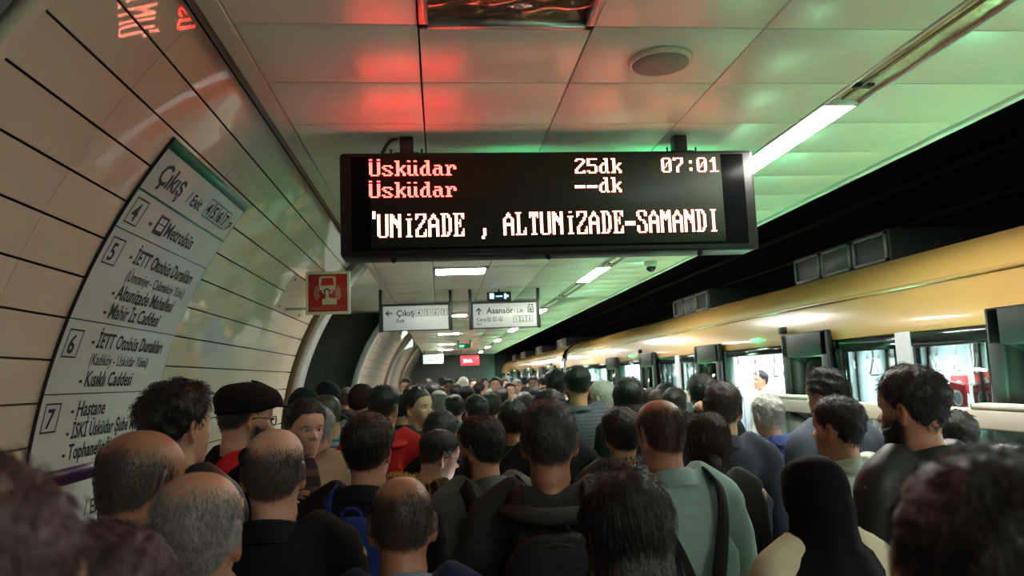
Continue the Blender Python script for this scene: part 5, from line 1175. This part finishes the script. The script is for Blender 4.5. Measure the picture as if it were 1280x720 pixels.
# --- far crowd (small in the picture)
far = [(507, 473, 11.5, 180, 'short', 'black', 'mid', c_black, 'man in black facing back down the platform'), (502, 493, 6.0, 0, 'beanie', '', 'mid', c_navy, 'person in navy beanie and navy jacket'),
 (541, 478, 8.6, 10, 'short', 'black', 'mid', c_lgrey, 'dark-haired person in light grey coat'), (548, 488, 7.0, 20, 'short', 'grey', 'light', c_white, 'grey-haired person in white top'), (527, 477, 9.6, -20, 'short', 'dark', 'mid', c_blue, 'dark-haired person in blue jacket in the far crowd'),
 (561, 474, 11.8, 180, 'short', 'black', 'dark', c_white, 'bearded man in white facing back down the platform'), (579, 471, 13.0, 0, 'cap', '', 'mid', c_black, 'person in white cap in the far crowd'), (583, 482, 7.6, 0, 'beanie', '', 'mid', c_char, 'person in charcoal beanie and charcoal jacket'),
 (600, 478, 10.6, -70, 'short', 'black', 'mid', c_dgreen, 'person in dark green jacket looking toward the train'), (619, 471, 12.0, 180, 'short', 'black', 'light', c_white, 'person in white shirt facing back down the platform'), (630, 472, 14.0, 170, 'short', 'brown', 'light', c_beige, 'brown-haired person in beige in the far crowd'),
 (637, 478, 11.4, 190, 'short', 'black', 'light', c_lgrey, 'dark-haired person in light grey facing back down the platform'), (646, 474, 13.4, 175, 'short', 'grey', 'light', c_green, 'grey-haired person in pale green facing back down the platform'), (655, 489, 7.2, 0, 'long', 'brown', 'light', c_beige, 'long-haired woman in beige'),
 (666, 470, 12.6, 180, 'short', 'black', 'mid', c_olive, 'man in olive facing back down the platform'), (679, 468, 14.1, 0, 'short', 'black', 'mid', c_black, 'dark-haired man in black by the far train doors'), (434, 484, 8.2, 0, 'short', 'brown', 'mid', c_black, 'brown-haired person by the stone arch'),
 (489, 486, 7.4, 0, 'short', 'black', 'mid', c_char, 'dark-haired person in charcoal by the far vault'), (515, 480, 8.0, 0, 'long', 'dark', 'light', c_red, 'long-haired woman in red'), (570, 480, 10.1, 0, 'short', 'dark', 'mid', c_blue, 'dark-haired person in blue beside the beanie wearer'),
 (592, 473, 15.0, 180, 'short', 'dark', 'light', c_lgrey, 'person in light grey far along the platform'), (553, 471, 16.5, 0, 'short', 'dark', 'mid', c_char, 'person in charcoal far along the platform'), (606, 472, 17.0, 180, 'short', 'brown', 'light', c_white, 'brown-haired person in white far along the platform'), (655, 470, 17.0, 0, 'short', 'black', 'mid', c_slate, 'person in slate jacket beside the far train'),
 (535, 473, 14.0, 0, 'short', 'black', 'mid', c_olive, 'person in olive far along the vaulted wall'), (573, 473, 16.0, 180, 'long', 'black', 'light', c_beige, 'long-haired person in beige far along the platform'), (626, 484, 8.6, 0, 'short', 'dark', 'mid', c_char, 'person in charcoal amid the far crowd'), (668, 482, 9.05, 0, 'short', 'black', 'mid', c_navy, 'dark-haired person in navy beside the tall sweater man'),
 (612, 490, 6.0, 0, 'short', 'brown', 'mid', c_olive, 'brown-haired person in olive amid the crowd'), (568, 493, 6.5, 0, 'short', 'black', 'light', c_lgrey, 'dark-haired person in light grey amid the crowd'), (467, 493, 6.4, -10, 'short', 'brown', 'mid', c_denim, 'brown-haired person in denim beyond the red hoodie'),
 (772, 478, 6.6, -40, 'short', 'black', 'light', c_slate, 'dark-haired person in slate jacket stepping to the train'), (733, 480, 7.4, 0, 'long', 'black', 'mid', c_char, 'long-haired person in charcoal behind the sweater man'), (705, 474, 9.5, 0, 'short', 'dark', 'mid', c_green, 'dark-haired person in pale green near the far doors')]
for (px, top, d, yaw, hs, hc_, sk, ct, lb) in far:
    ex = None; h2 = hs
    if hs == 'beanie': ex = beanie(srgb(26, 30, 50) if ct is c_navy else srgb(24, 24, 26), 'navy' if ct is c_navy else 'coal'); h2 = 'none'
    if hs == 'cap': ex = beanie(srgb(220, 218, 210), 'white'); h2 = 'none'
    mp(px, top, d, lb, yaw=yaw+random.uniform(-10, 10), hair=h2, hc=hc_ or 'black', skin=sk, coat=ct, neck='stand', res='lo', hres=0, pool=True, extra=ex, eyes=(abs(yaw) > 120 and d < 13))
# people queueing at the doors along the gates
for i, (x, y, hgt, yaw, ct, hc_, lb) in enumerate(((2.15, 6.9, 1.68, -80, c_char, 'black', 'person in charcoal stepping up to the open door'), (2.2, 7.6, 1.62, -70, c_navy, 'brown', 'brown-haired person in navy by the gate end'), (1.95, 8.4, 1.66, -30, c_black, 'dark', 'person in black waiting by the gate between doors'), (2.25, 9.2, 1.64, -20, c_slate, 'black', 'person in slate waiting by the gate between doors'), (2.15, 10.3, 1.68, -60, c_red, 'black', 'person in red at the next train door'), (2.3, 11.2, 1.65, -90, c_lgrey, 'grey', 'grey-haired person in light grey at the next train door'), (1.9, 11.7, 1.70, -60, c_denim, 'dark', 'person in denim at the next train door'), (2.2, 12.5, 1.66, -40, c_char, 'black', 'person in charcoal by the gate beyond the next door'), (2.25, 15.0, 1.68, -70, c_beige, 'black', 'person in beige at a far train door'), (2.1, 16.0, 1.70, -70, c_black, 'dark', 'person in black at a far train door'))):
    mp(0, 475, y, lb, yaw=yaw, hair='short', hc=hc_, skin='mid', coat=ct, neck='stand', res='lo', hres=0, pool=True, height=hgt, X=x)
# passengers inside the near car
for (x, y, hgt, yaw, ct, sk, lb) in ((4.35, 6.5, 1.66, 90, cloth('skyblue', srgb(96, 140, 200)), 'light', 'passenger in sky blue top inside the car by the doorway'), (4.7, 4.7, 1.72, 60, c_char, 'mid', 'passenger in charcoal jacket inside the car by the window'), (4.1, 9.2, 1.70, 100, c_white, 'mid', 'passenger in white top inside the car between doors'), (3.75, 3.3, 1.74, 150, c_black, 'mid', 'passenger in black jacket behind the glass door leaf')):
    mp(0, 475, y, lb, yaw=yaw, hair='short', hc='black', skin=sk, coat=ct, neck='crew', res='lo', hres=0, pool=True, height=hgt, X=x, z0=.05)
# --- carried things
backpack(pb1, cloth('bag_black', (.012, .012, .013), .6, .3, 90), 'black backpack worn over the charcoal hoodie', 1.42, .96, .32, .15, girth=1.15)
backpack(pblue, cloth('bag_blue', srgb(28, 48, 110), .6, .3, 90), 'blue backpack with padded straps worn over a dark jacket', 1.445, 1.0, .36, .16)
backpack(pb2, cloth('bag_grey', srgb(64, 66, 64), .7, .3, 90), 'small grey backpack hung low over the pale green shirt', 1.16, .84, .26, .12, strapm=cloth('strap_black', (.012, .012, .012)), girth=1.2, straps='low', off=.015)
backpack(pg, cloth('bag_black2', (.014, .014, .014), .7, .3, 90), 'black backpack worn over the grey fleece', 1.22, .86, .28, .13, girth=1.05, straps='low')
def band(person, m, label):
    e = empty('shoulder_bag', person.location); e.rotation_euler = person.rotation_euler; e.scale = person.scale
    rib(e, 'strap', [(-.20, -.10, .95), (-.12, -.158, 1.15), (.02, -.160, 1.32), (.09, -.13, 1.465), (.105, -.07, 1.504), (.10, .02, 1.488), (.03, .13, 1.34), (-.12, .152, 1.12), (-.21, .08, .96)], .06, .010, m)
    bx((-.27, -.13, .72), (-.19, .14, .96), .03).obj('bag_body', cloth('bag_red', srgb(120, 20, 24)), e, True); tag(e, label, 'bag')
band(pcap, cloth('strap_red', srgb(206, 34, 38), .6), 'red shoulder bag strap over the man in black cap')
# striped shirt front showing in the open beige jacket, and the phone
rows = []
for z, w_ in ((1.50, .045), (1.46, .06), (1.40, .066), (1.30, .075), (1.15, .085), (1.0, .09), (.86, .09)):
    x = np.linspace(-w_, w_, 11); f0 = float(np.interp(z, [.86, .94, 1.06, 1.18, 1.28, 1.36, 1.42, 1.46, 1.5], [.143, .150, .148, .158, .162, .148, .118, .092, .062])); yy = f0*np.sqrt(np.clip(1-np.abs(x/.235)**2.3, .02, 1))+.004
    rows.append(np.concatenate([np.stack([x, yy, z+0*x], 1), np.stack([x, yy-.02, z+0*x], 1)[::-1]]))
MB().loft(rows).obj('shirt_front', c_bstripe2, pface, True)
ph = pphone; R_ = Matrix.Translation(ph.location) @ Matrix.Rotation(ph.rotation_euler.z, 4, 'Z') @ Matrix.Diagonal((*ph.scale, 1))
e = empty('phone', R_ @ Vector((.0, .35, 1.235))); e.rotation_euler = (math.radians(52), 0, ph.rotation_euler.z)
bx((-.037, -.078, -.005), (.037, .078, .004), .004).obj('case', M_black, e); bx((-.034, -.074, .0042), (.034, .074, .0048)).obj('screen', emis('phone_screen', (.75, .85, 1), 14), e); tag(e, 'glowing phone held by the man with glasses', 'phone')
